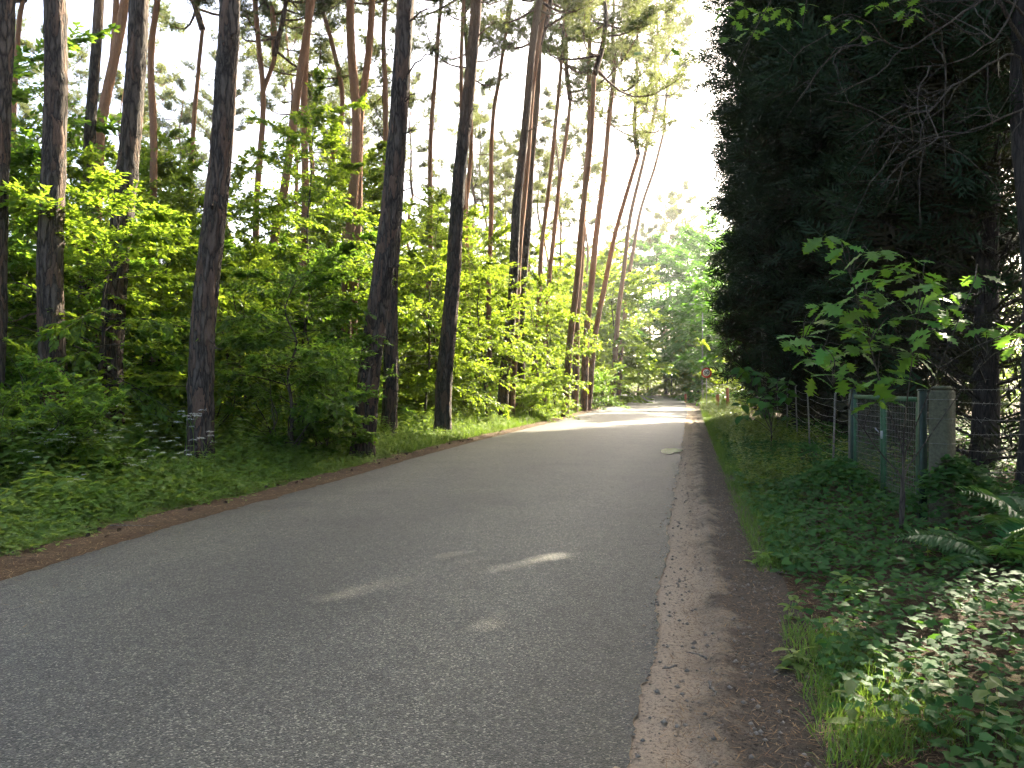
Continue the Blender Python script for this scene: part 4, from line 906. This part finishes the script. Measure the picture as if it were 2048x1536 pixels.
def fence(name, posts, wires, label, post_r, h, mat, barbs=False, angle=False):
    e = empty(name, (*posts[0][:2], 0)); tag(e, label, 'fence'); o0 = np.array([*posts[0][:2], 0])
    P3 = [np.array([x, y, float(gh(x, y))])-o0 for x, y in posts]
    for q, p in enumerate(P3[1:] if angle else P3):
        ph = h*rng.uniform(.95, 1.03); lean = rng.normal(0, .03, 2)
        link('post', rodmesh('fence_post', [p+[0, 0, -.2], p+[lean[0]*.5, lean[1]*.5, ph*.5], p+[lean[0], lean[1], ph], p+[lean[0]+.02, lean[1]-.03, ph+.04]], post_r, mat, 7), e)
    for z in wires:
        pts = []
        for a, b in zip(P3[:-1], P3[1:]):
            t = np.linspace(0, 1, 7)[:-1, None]; s = a*(1-t)+b*t + np.array([0, 0, z]); s[:, 2] -= .05*np.sin(t[:, 0]*math.pi)*rng.uniform(.4, 1.4); pts.append(s)
        pts = np.vstack(pts+[P3[-1]+[0, 0, z]]); W = MB().add(*tube(pts, .0028, 4, False))
        if barbs:
            for t in np.arange(0, len(pts)-1, .09 if barbs == 2 else .22):
                q = int(t); c = pts[q]*(1-(t-q))+pts[q+1]*(t-q); d = rng.normal(0, 1, 3)*.02; W.add(*tube(np.stack([c-d, c+d]), .0022, 3, False))
        link('wire', W.mesh('fence_wire', M['wire']), e)
    return e
fl = [(4.87+(9.95-4.87)*t, 11.55+(31-11.55)*t) for t in (0, .09, .26, .40, .56, .74, .99)]
fence('wire_fence', fl, (.25, .42, .58, .74, .90, 1.06, 1.22, 1.36), 'wire fence on thin metal posts running from gate to pole', .017, 1.42, M['wire'])
fence('wire_fence', [(4.9, 8.75), (6.4, 8.95), (8.0, 9.2), (9.8, 9.5)], (.3, .55, .78, .95, 1.12, 1.3, 1.44), 'sagging barbed wire fence right of the concrete post', .03, 1.5, M['polewood'], True, True)
pole = empty('utility_pole', (9.86, 31.3, 0)); tag(pole, 'thin weathered wooden pole rising against the dark cypresses', 'pole')
link('shaft', rodmesh('pole_shaft', [(0, 0, -.4), (.01, 0, 3), (-.01, 0, 6), (0, 0, 8.6)], np.array([.115, .105, .095, .085]), M['polewood'], 14), pole)
link('cap', MB().add(*tube(np.array([(0, 0, 8.6), (0, 0, 8.63), (0, 0, 8.72)]), [.10, .10, .02], 14)).mesh('pole_cap', M['steel']), pole)
link('band', MB().add(*tube(np.array([(0, 0, 2.4), (0, 0, 2.43)]), [.112, .112], 14)).mesh('pole_band', M['steel']), pole)
# speed limit sign
SD = 52.0; sx = PX(1413, SD); sign = empty('speed_sign', (sx, SD, float(gh(sx, SD))), R(-14)); tag(sign, 'round red and white speed limit sign reading 50 beside the bend', 'sign')
def disc(r0, y0, y1, n=40):
    t = np.linspace(0, 2*math.pi, n, endpoint=False); c = np.stack([r0*np.cos(t), 0*t, r0*np.sin(t)], 1)
    V = np.vstack([c+[0, y0, 0], c+[0, y1, 0], [[0, y0, 0], [0, y1, 0]]]); F = []
    for k in range(n): m = (k+1) % n; F += [[k, m, 2*n], [n+m, n+k, 2*n+1], [k, n+k, n+m], [k, n+m, m]]
    return V, np.array(F)
sz = PZ(745, SD)
for nm, r0, y0, y1, mt in (('rim', .335, -.004, .012, 'signred'), ('plate', .225, -.010, -.0045, 'signwhite')):
    o = link(nm, MB().add(*disc(r0, y0, y1)).mesh('sign_'+nm, M[mt]), sign); o.location = (0, -.06, sz)
for ch, dx in (('5', -.085), ('0', .085)):
    cu = bpy.data.curves.new('digit_curve', 'FONT'); cu.body = ch; cu.size = .36; cu.extrude = .003; cu.offset = .008; cu.align_x = 'CENTER'; cu.align_y = 'CENTER'
    tmp = bpy.data.objects.new('digit_tmp', cu); me = bpy.data.meshes.new_from_object(tmp); bpy.data.objects.remove(tmp); me.materials.clear(); me.materials.append(M['signblack'])
    o = link('digit', me, sign, (dx, -.074, sz)); o.rotation_euler = (R(90), 0, 0)
link('post', rodmesh('sign_post', [(0, 0, -.3), (0, 0, sz+.34)], .028, M['steel'], 12), sign)
for dz in (-.15, .15):
    V, F = box((0, -.035, sz+dz), (.30, .02, .03), .003); link('bracket', MB().add(V, F).mesh('sign_bracket', M['steel']), sign)
# street lamp
LD = 66.0; lx = PX(1405, LD); lamp = empty('street_lamp', (lx, LD, 0)); tag(lamp, 'slim street lamp with pale head among the trees at the bend', 'street lamp')
lz = PZ(610, LD)
link('pole', rodmesh('lamp_pole', [(0, 0, -.4), (0, 0, 3), (0, 0, lz-.25), (-.08, 0, lz+.05)], np.array([.085, .07, .05, .045]), M['steel'], 12), lamp)
link('arm', rodmesh('lamp_arm', [(-.06, 0, lz), (-.35, 0, lz+.05)], .03, M['steel'], 8), lamp)
V, F = box((0, 0, 0), (.85, .26, .13), .05); V[:, 2] *= np.where(V[:, 0] < 0, .6, 1.0); V = V+np.array([-.70, 0, lz+.09])
hd = link('lamp_head', MB().add(V, F).mesh('lamp_head', M['lamp']), lamp)
V, F = box((-.74, 0, lz+.015), (.5, .2, .03), .01); link('lens', MB().add(V, F).mesh('lamp_lens', M['signwhite']), hd)
# posts by the road
def stake(name, px, d, h, w, mat, label, capm=None):
    e = empty(name, (PX(px, d), d, float(gh(PX(px, d), d))), .3); tag(e, label, 'post')
    V, F = box((0, 0, h/2-.1), (w, w, h+.2), .012); link('shaft', MB().add(V, F).mesh('stake_shaft', mat), e)
    V, F = box((0, 0, h+.03), (w*1.02, w*1.02, .06), .02); link('cap', MB().add(V, F).mesh('stake_cap', capm or mat), e); return e
stake('marker_post', 1435, 47, .85, .16, M['postred'], 'short reddish wooden post on the right verge below the sign', M['postred'])
stake('marker_post', 1455, 44.5, 1.15, .13, M['postred'], 'taller reddish wooden post beside the last cypress')
stake('marker_post', 1371, 72, .7, .16, M['postred'], 'small reddish post at the dark bushes near the bend')
stake('marker_post', 1256, 108, 1.0, .22, M['postwhite'], 'small pale post where the road vanishes')
e = empty('dark_post', (PX(1343, 98), 98, -.05)); tag(e, 'thin dark post standing at the outside of the bend', 'post')
link('shaft', rodmesh('dark_post_shaft', [(0, 0, -.3), (0, 0, 3.4)], .09, M['darkgreen'], 10), e); link('cap', MB().add(*tube(np.array([(0, 0, 3.4), (0, 0, 3.46)]), [.11, .06], 10)).mesh('dark_post_cap', M['darkgreen']), e)

# ------------------------------------------------------------------ young oak with big lobed leaves
OAKM = []
for q in range(5):
    V, F = oak_t(q, .10+.05*q); OAKM.append(mesh('oak_leaf', V, F, M['oak'], {'lc': np.full(len(V), .1+.2*q)}, True))
def leafy_cluster(parent, p, n, size, rnd, meshes, org, out=None, droop=-.35):
    a0 = rnd.uniform(0, 6.28)
    for q in range(n):
        az = a0+q*6.28/n+rnd.normal(0, .35); a = np.array([math.cos(az), math.sin(az), droop+rnd.normal(0, .35)])
        if out is not None: a = a+out*.5
        u = np.array([rnd.normal(0, .35), rnd.normal(-.35, .35), 1.0]); s = size*rnd.uniform(.65, 1.15)
        o = link('leaf', meshes[int(rnd.integers(0, len(meshes)))], parent)
        o.matrix_basis = frame_mat(np.asarray(p)-org+nrm(a)*s*.15, a, u, s)
def sapling(name, label, base, tops, clusters, d0, leaf, nper, meshes, seed, jit=.35, r0=.013):
    rnd = np.random.default_rng(seed); org = np.array(base); e = empty(name, tuple(base)); tag(e, label, 'sapling')
    W = MB(); nodes = []
    for tp in tops:
        hz = (np.array(tp)[2]-org[2]); P = catmull([org+[0, 0, -.1], org+[.03, 0, hz*.28], org*.75+np.array(tp)*.25+[0, 0, hz*.22], np.array(tp)], 16)[:]; W.add(*tube(P-org, np.linspace(r0, r0*.25, 16), 6)); nodes.append(P[5:])
    N_ = np.vstack(nodes)
    for (px, py) in clusters:
        d = d0+rnd.normal(0, jit); p = np.array([PX(px, d), d, PZ(py, d)])
        lower = N_[N_[:, 2] < p[2]-.02]; lower = lower if len(lower) else N_
        q = lower[np.argmin(np.linalg.norm(lower-p, axis=1)+.6*np.abs(lower[:, 2]-(p[2]-.35)))]
        m_ = (q+p)/2+np.array([0, 0, .08])+rnd.normal(0, .03, 3); T_ = catmull([q, m_, p], 7); W.add(*tube(T_-org, np.linspace(.007, .003, 7), 4, False))
        leafy_cluster(e, p, nper+int(rnd.integers(0, 2)), leaf, rnd, meshes, org)
    link('stem', W.mesh('sapling_stem', M['wood'], True), e); return e
OC = [(1650, 470), (1690, 492), (1735, 500), (1762, 497), (1700, 545), (1712, 590), (1735, 560), (1828, 522), (1842, 545), (1862, 565), (1782, 560), (1900, 585), (1868, 596), (1955, 548),
      (1640, 610), (1622, 645), (1662, 612), (1695, 620), (1742, 622), (1602, 672), (1586, 682), (1642, 690), (1682, 690), (1722, 657), (1745, 668), (1615, 716), (1654, 722), (1692, 722), (1715, 702), (1770, 692), (1802, 672), (1822, 704),
      (1882, 622), (1912, 642), (1892, 612), (1682, 752), (1625, 750), (1742, 762), (1765, 742), (1795, 756), (1832, 712), (1985, 655), (2022, 665), (2032, 690), (1762, 800), (1725, 650), (1765, 535), (1700, 655), (1800, 600), (1840, 640), (1870, 660), (1750, 580), (1660, 660), (1780, 640)]
sapling('oak_sapling', 'young oak with big bright lobed leaves in front of the gate', (PX(1800, 8.0), 8.0, float(gh(4, 8))),
        [(PX(1690, 8), 8.1, PZ(480, 8)), (PX(1840, 8), 7.9, PZ(520, 8)), (PX(1620, 8), 8.2, PZ(680, 8)), (PX(1950, 8), 8.0, PZ(560, 8)), (PX(2020, 8), 8.1, PZ(660, 8))], OC, 8.0, .25, 3, OAKM, 5)
LM = []
for q in range(4):
    V, F = LEAF4; V = V*np.array([1.5, 1, 1.3])+np.random.default_rng(q).normal(0, .02, V.shape); LM.append(mesh('broad_leaf', V, F, M['ivy'], {'lc': np.full(len(V), .3+.2*q)}, True))
rr = np.random.default_rng(8)
sapling('broadleaf_sapling', 'leggy sapling with pale shiny horizontal leaves before the wooden pole', (PX(1540, 17), 17.0, float(gh(5.5, 17))),
        [(PX(1500, 17), 17, PZ(745, 17)), (PX(1555, 17), 17, PZ(770, 17)), (PX(1530, 17), 17.2, PZ(700, 17))],
        [(1532+float(np.clip(rr.normal(0, 30), -48, 55)), 735+k*3.4) for k in range(30)], 17.0, .24, 3, LM, 9, .5, .014)
# big oak whose limbs hang into the top right corner
oak = empty('oak_tree', (7.12, 11.0, 0)); tag(oak, 'oak with dark trunk at the right edge, thin limbs overhanging the top', 'tree'); org = np.array([7.0, 11.0, 0])
V, F, P = bark_trunk([(0, 0, -.2), (.1, 0, 3), (.0, .2, 6), (.3, .3, 10), (.2, 0, 13)], .19, .09, 77, 110, 22, .05, .4, 3)
link('trunk', mesh('oak_trunk', V, F, M['cypwood'], smooth=True), oak)
rnd = np.random.default_rng(17); W = MB()
limbs = [[(7.1, 11, 6.0), (5.6, 10.3, 7.1), (4.2, 9.8, 7.0), (2.7, 9.6, 6.5)], [(7.0, 11, 6.6), (5.8, 9.9, 6.4), (4.6, 9.6, 5.6), (3.8, 9.4, 5.9)], [(7.0, 11.1, 5.2), (6.2, 10.0, 5.9), (5.0, 9.6, 5.0), (4.9, 9.5, 4.3)],
         [(7.2, 11, 5.6), (6.6, 9.8, 6.6), (5.9, 9.3, 6.2), (5.2, 9.0, 5.3), (4.2, 8.9, 5.0)], [(7, 11, 7.5), (5.5, 10.5, 8.4), (3.6, 10.2, 7.6), (1.9, 10, 6.3)], [(7.1, 11, 6.2), (6.4, 9.6, 5.2), (5.4, 9.3, 4.6), (4.3, 9.4, 4.4)]]
for q, lp in enumerate(limbs):
    B = catmull(lp, 26); B[1:] += np.cumsum(rnd.normal(0, .018, (25, 3)), 0); lm = MB().add(*tube(B-org, np.linspace(.032 if q in (0, 4) else .02, .004, 26), 6))
    for c in range(14):
        s = B[int(rnd.integers(6, 26))]; d = nrm(np.array([rnd.normal(-.6, .5), rnd.normal(0, .5), rnd.normal(-.25, .5)])); l = rnd.uniform(.4, 1.3)
        t = catmull([s, s+d*l*.5+rnd.normal(0, .08, 3), s+d*l+np.array([0, 0, -.15*l])], 8); t[1:-1] += rnd.normal(0, .015, (6, 3)); lm.add(*tube(t-org, np.linspace(.009, .003, 8), 4, False))
        s2 = t[5]; d2 = nrm(d+rnd.normal(0, .7, 3)); lm.add(*tube(np.stack([s2, s2+d2*l*.25, s2+d2*l*.5+rnd.normal(0, .04, 3)])-org, [.004, .003, .002], 3, False))
    link('limb', lm.mesh('oak_limb', M['wood'], True), oak)
for (px, py, d, n_) in [(1450, 40, 9.7, 4), (1480, 60, 9.6, 4), (1500, 25, 9.7, 4), (1440, 75, 9.8, 3), (1545, 15, 9.6, 4), (1590, 8, 9.5, 3), (1470, 15, 9.9, 4), (1520, 55, 9.6, 3), (1640, 45, 9.3, 3), (1685, 40, 9.3, 3), (1700, 70, 9.3, 3), (1660, 55, 9.4, 2),
                        (1730, 12, 9.2, 4), (1790, 18, 9.2, 4), (1760, 5, 9.2, 3), (1270, 105, 9.8, 1), (1345, 125, 9.9, 1), (1320, 95, 10, 1), (1810, 30, 9.4, 3), (1560, 35, 9.7, 3), (1425, 20, 9.8, 4)]:
    p = np.array([PX(px, d), d, PZ(py, d)]); leafy_cluster(oak, p, n_, .17, rnd, OAKM, org)

# ------------------------------------------------------------------ fern, cow parsley, weeds
def frond(L_, seed):
    r_ = np.random.default_rng(seed); W = MB(); t = np.linspace(0, 1, 14); ax = np.stack([0*t, L_*.9*t, L_*(.62*t-.62*t**2)], 1); W.add(*tube(ax, np.linspace(.004, .001, 14), 4, False), .3)
    for k in range(1, 26):
        f = .10+.035*k; c = np.array([0, L_*.9*f, L_*(.62*f-.62*f*f)]); w = L_*.26*math.sin(min(1, f*1.15)*math.pi*.92)**.8+.01
        for s in (1, -1):
            V, F = stamp(LEAF4[0]*np.array([.7, 1, 1]), LEAF4[1], c[None], np.array([[s, .35, -.12+r_.normal(0, .08)]]), np.array([[0, 0, 1.]]), np.array([[w*.55, w, w]]))
            W.add(V, F, r_.uniform(.2, .8))
    return W.mesh('fern_frond', M['fern'])
FR = [frond(.75, 1), frond(.62, 2), frond(.85, 3)]
for (px, d, s, lab) in [(1990, 6.6, 1.0, 'green fern at the right picture edge above the ivy'), (2060, 7.2, 1.1, 'fern cut off by the right picture edge')]:
    x = PX(px, d); e = empty('fern', (x, d, float(ivyz(x, d))), 0, s); tag(e, lab, 'fern')
    for q in range(9):
        o = link('frond', FR[q % 3], e); o.rotation_euler = (rng.normal(.25, .2), rng.normal(0, .15), q*.7+rng.normal(0, .2))
def parsley(seed, h):
    r_ = np.random.default_rng(seed); S_ = MB(); U_ = MB()
    P = catmull([(0, 0, 0), (.03*r_.normal(), .03*r_.normal(), h*.5), (.06*r_.normal(), .06*r_.normal(), h*.75)], 8); S_.add(*tube(P, np.linspace(.007, .004, 8), 5))
    for b in range(6):
        az = b*1.05+r_.normal(0, .2); tip = P[-1-(b % 3)]+np.array([math.cos(az)*.16, math.sin(az)*.16, h*.25*r_.uniform(.6, 1.1)]); S_.add(*tube(np.stack([P[-1-(b % 3)], tip*.6+P[-1]*.4, tip]), [.003, .0025, .002], 3, False))
        n = 90; rr_ = .062*np.sqrt(r_.uniform(0, 1, n)); a = r_.uniform(0, 6.28, n); pts = tip+np.stack([rr_*np.cos(a), rr_*np.sin(a), .02-rr_*.25+r_.normal(0, .006, n)], 1)
        V, F = stamp(LEAF2[0]*np.array([1.6, 1, 1])-np.array([0, .5, 0]), LEAF2[1], pts, np.stack([np.cos(a), np.sin(a), 0*a], 1), np.tile([[0, 0, 1.]], (n, 1))+r_.normal(0, .2, (n, 3)), r_.uniform(.010, .018, n)); U_.add(V, F, r_.uniform(.3, 1))
    V, F = herb_clump(seed+50, 3, h*.5, .12, LEAF2, 5, .06); L_ = MB().add(V, F, .4)
    return S_.mesh('parsley_stem', M['herb']), U_.mesh('parsley_flower', M['flower']), L_.mesh('parsley_leaves', M['herb'])
CPM = [parsley(1, 1.15), parsley(2, .95), parsley(3, 1.3)]
for q, (px, d, s) in enumerate([(385, 12.6, 1.0), (400, 11.8, .9), (370, 12.2, .85), (345, 11.6, .7), (322, 11.2, .7), (292, 11.4, .75), (362, 11.0, .6), (262, 10.4, .65), (238, 11, .7), (130, 10.6, .8), (112, 11, .85), (222, 12.4, .95), (80, 10.9, .85), (210, 11.6, .9), (60, 9.8, .6), (150, 9.2, .5)]):
    x = PX(px, d); e = empty('cow_parsley', (x, d, float(gh(x, d))), q*1.3, s)
    lab = 'white cow parsley at the foot of the knotty front pine' if px > 315 else 'white cow parsley among the nettles before the leftmost pines'
    tag(e, lab, 'wildflower', 'cow parsley under the knotty pine' if px > 315 else 'cow parsley before the leftmost pines')
    for nm, me in zip(('stem', 'flower', 'leaves'), CPM[q % 3]): link(nm, me, e)
for q in range(26):
    y = rng.uniform(50, 62); x = xr(y)+rng.uniform(1.1, 3.0); e = empty('cow_parsley', (x, y, float(gh(x, y))), q, 1.0+.3*rng.uniform()); tag(e, 'white cow parsley on the right verge before the speed sign', 'wildflower', 'cow parsley below the speed sign')
    for nm, me in zip(('stem', 'flower', 'leaves'), CPM[q % 3]): link(nm, me, e)
# single weeds standing out of the ivy
HB = [MB().add(*herb_clump(30+q, st, h, ls, LEAF4, pr_, .05), .55).mesh('weed_leaves', M['herb']) for q, (st, h, ls, pr_) in enumerate([(2, .35, .17, 4), (3, .28, .15, 3), (4, .2, .20, 3), (1, .45, .2, 4)])]
for (k, px, py, s, lab) in [(0, 1870, 1140, 1.0, 'nettle standing below the fern at right'), (2, 1600, 1340, .8, 'low broad-leaved weed at the shoulder edge, lower right'), (1, 1700, 1300, .8, 'small weed in the sunny ivy spot'), (2, 1690, 1190, .9, 'dock rosette in the dark ivy'), (3, 1720, 1480, .8, 'tall weed at the bottom right among ivy'),
                            (0, 1880, 1440, .9, 'broad-leaved weed in the bottom right corner'), (1, 1580, 1240, .8, 'small leafy weed beside the dirt shoulder'), (2, 1530, 1130, .8, 'weed at the grass edge of the shoulder'), (3, 1700, 960, .9, 'weed in front of the gate'), (0, 1980, 1480, .9, 'leafy weed at the bottom right picture corner')]:
    d = CAM_H*FPX/(py-768); x = PX(px, d); e = empty('weed', (x, d, float(gh(x, d))), px*.1, s); tag(e, lab, 'weed'); link('leaves', HB[k], e)
# pine cones and twigs
cv, cf = MB(), None
for k in range(40):
    f = k/40; a = k*2.4; r0 = .020*math.sin(math.pi*(.15+.8*f))+.003; c = np.array([r0*math.cos(a)*.6, r0*math.sin(a)*.6, .055*f])
    V, F = stamp(np.array([[-.5, 0, 0], [.5, 0, 0], [.4, .8, .25], [0, 1.1, .35], [-.4, .8, .25]]), np.array([[0, 1, 2], [0, 2, 3], [0, 3, 4]]), c[None], np.array([[math.cos(a), math.sin(a), .5]]), np.array([[0, 0, 1.]]), np.array([.016])); cv.add(V, F)
cone = cv.mesh('pine_cone', M['cone'])
for q in range(34):
    y = 6.5+22*rng.uniform()**1.4; x = xl(y)-rng.uniform(.05, .6); o = link('pine_cone', cone); o.location = (x, y, .06); o.rotation_euler = (R(80)+rng.normal(0, .4), 0, rng.uniform(0, 6.28)); o.scale = [.85]*3
    tag(o, 'small dark pine cone in the needles along the left road edge', 'pine cone', 'pine cones along the road edge')
for q, (px, py, l, lab) in enumerate([(1450, 1075, .22, 'pale crooked twig on the shoulder beside the grass'), (1395, 1320, .07, 'short dark twig in the sandy rut'), (1340, 1345, .05, 'little stick on the sandy strip near the road'), (1425, 1390, .08, 'thin twig on the dark part of the shoulder'), (265, 1062, .25, 'pale stick in the needle strip on the left road edge')]):
    d = CAM_H*FPX/(py-768); x = PX(px, d); P = np.stack([np.linspace(-l, l, 9), np.cumsum(rng.normal(0, l*.12, 9)), np.full(9, .0)], 1); P[:, 1] -= P[:, 1].mean()
    o = link('twig', MB().add(*tube(P, np.linspace(.007, .003, 9), 5)).mesh('twig', M['deadtwig'], True)); o.location = (x, d, .03 if px > 400 else .06); o.rotation_euler = (0, 0, 1.0+q*1.3); tag(o, lab, 'twig')
# ------------------------------------------------------------------ distant wood (one mass)
def wood_mass(name, cx, cy, n_per, rad, h, label, seed):
    r_ = np.random.default_rng(seed); P = []
    for x, y in zip(cx, cy):
        n = int(n_per*r_.uniform(.7, 1.3)); v = nrm(r_.standard_normal((n, 3)))*r_.uniform(.3, 1, (n, 1))**.5; hh_ = h*r_.uniform(.6, 1.2)
        P.append(np.array([x, y, hh_*.52])+v*np.array([rad, rad, hh_*.52])*(1+.25*np.sin(v[:, :1]*7+x)*np.sin(v[:, 1:2]*6+y)))
    P = np.concatenate(P); n = len(P); az = r_.uniform(0, 6.28, n)
    V, F = stamp(*LEAF2, P, np.stack([np.cos(az), np.sin(az), r_.normal(-.2, .4, n)], 1), np.stack([r_.normal(0, .5, n), r_.normal(0, .5, n), np.ones(n)], 1), r_.uniform(.3, .56, n))
    o = link(name, mesh(name, V, F, M['young'], {'lc': np.repeat(np.clip(r_.normal(.5, .25, n), 0, 1), 4)})); tag(o, label, 'woodland', kind='stuff')
r_ = np.random.default_rng(99)
y1 = r_.uniform(12, 110, 120); x1 = xl(y1)-r_.uniform(34, 62, 120); x2 = r_.uniform(-45, 60, 90); y2 = r_.uniform(142, 170, 90)
wood_mass('distant_wood', np.concatenate([x1, x2]), np.concatenate([y1, y2]), 480, 2.6, 10, 'distant leafy woodland closing the view between the trunks', 5)
y3 = r_.uniform(5, 130, 70); x3 = xr(y3)+r_.uniform(30, 50, 70)
wood_mass('distant_wood', x3, y3, 400, 2.6, 7, 'distant leafy woodland beyond the cypress row', 6)

# ------------------------------------------------------------------ hazy air
m, nt, N, L, out = newmat('hazy_air')
pv = N('ShaderNodeVolumePrincipled'); pv.inputs['Color'].default_value = (.95, .97, 1, 1); pv.inputs['Density'].default_value = HAZE; pv.inputs['Anisotropy'].default_value = .7
L(pv.outputs[0], out.inputs['Volume'])
V, F = box((0, 250, 17.9), (860, 960, 40)); tag(link('haze', mesh('haze', V, F, m)), kind='stuff')
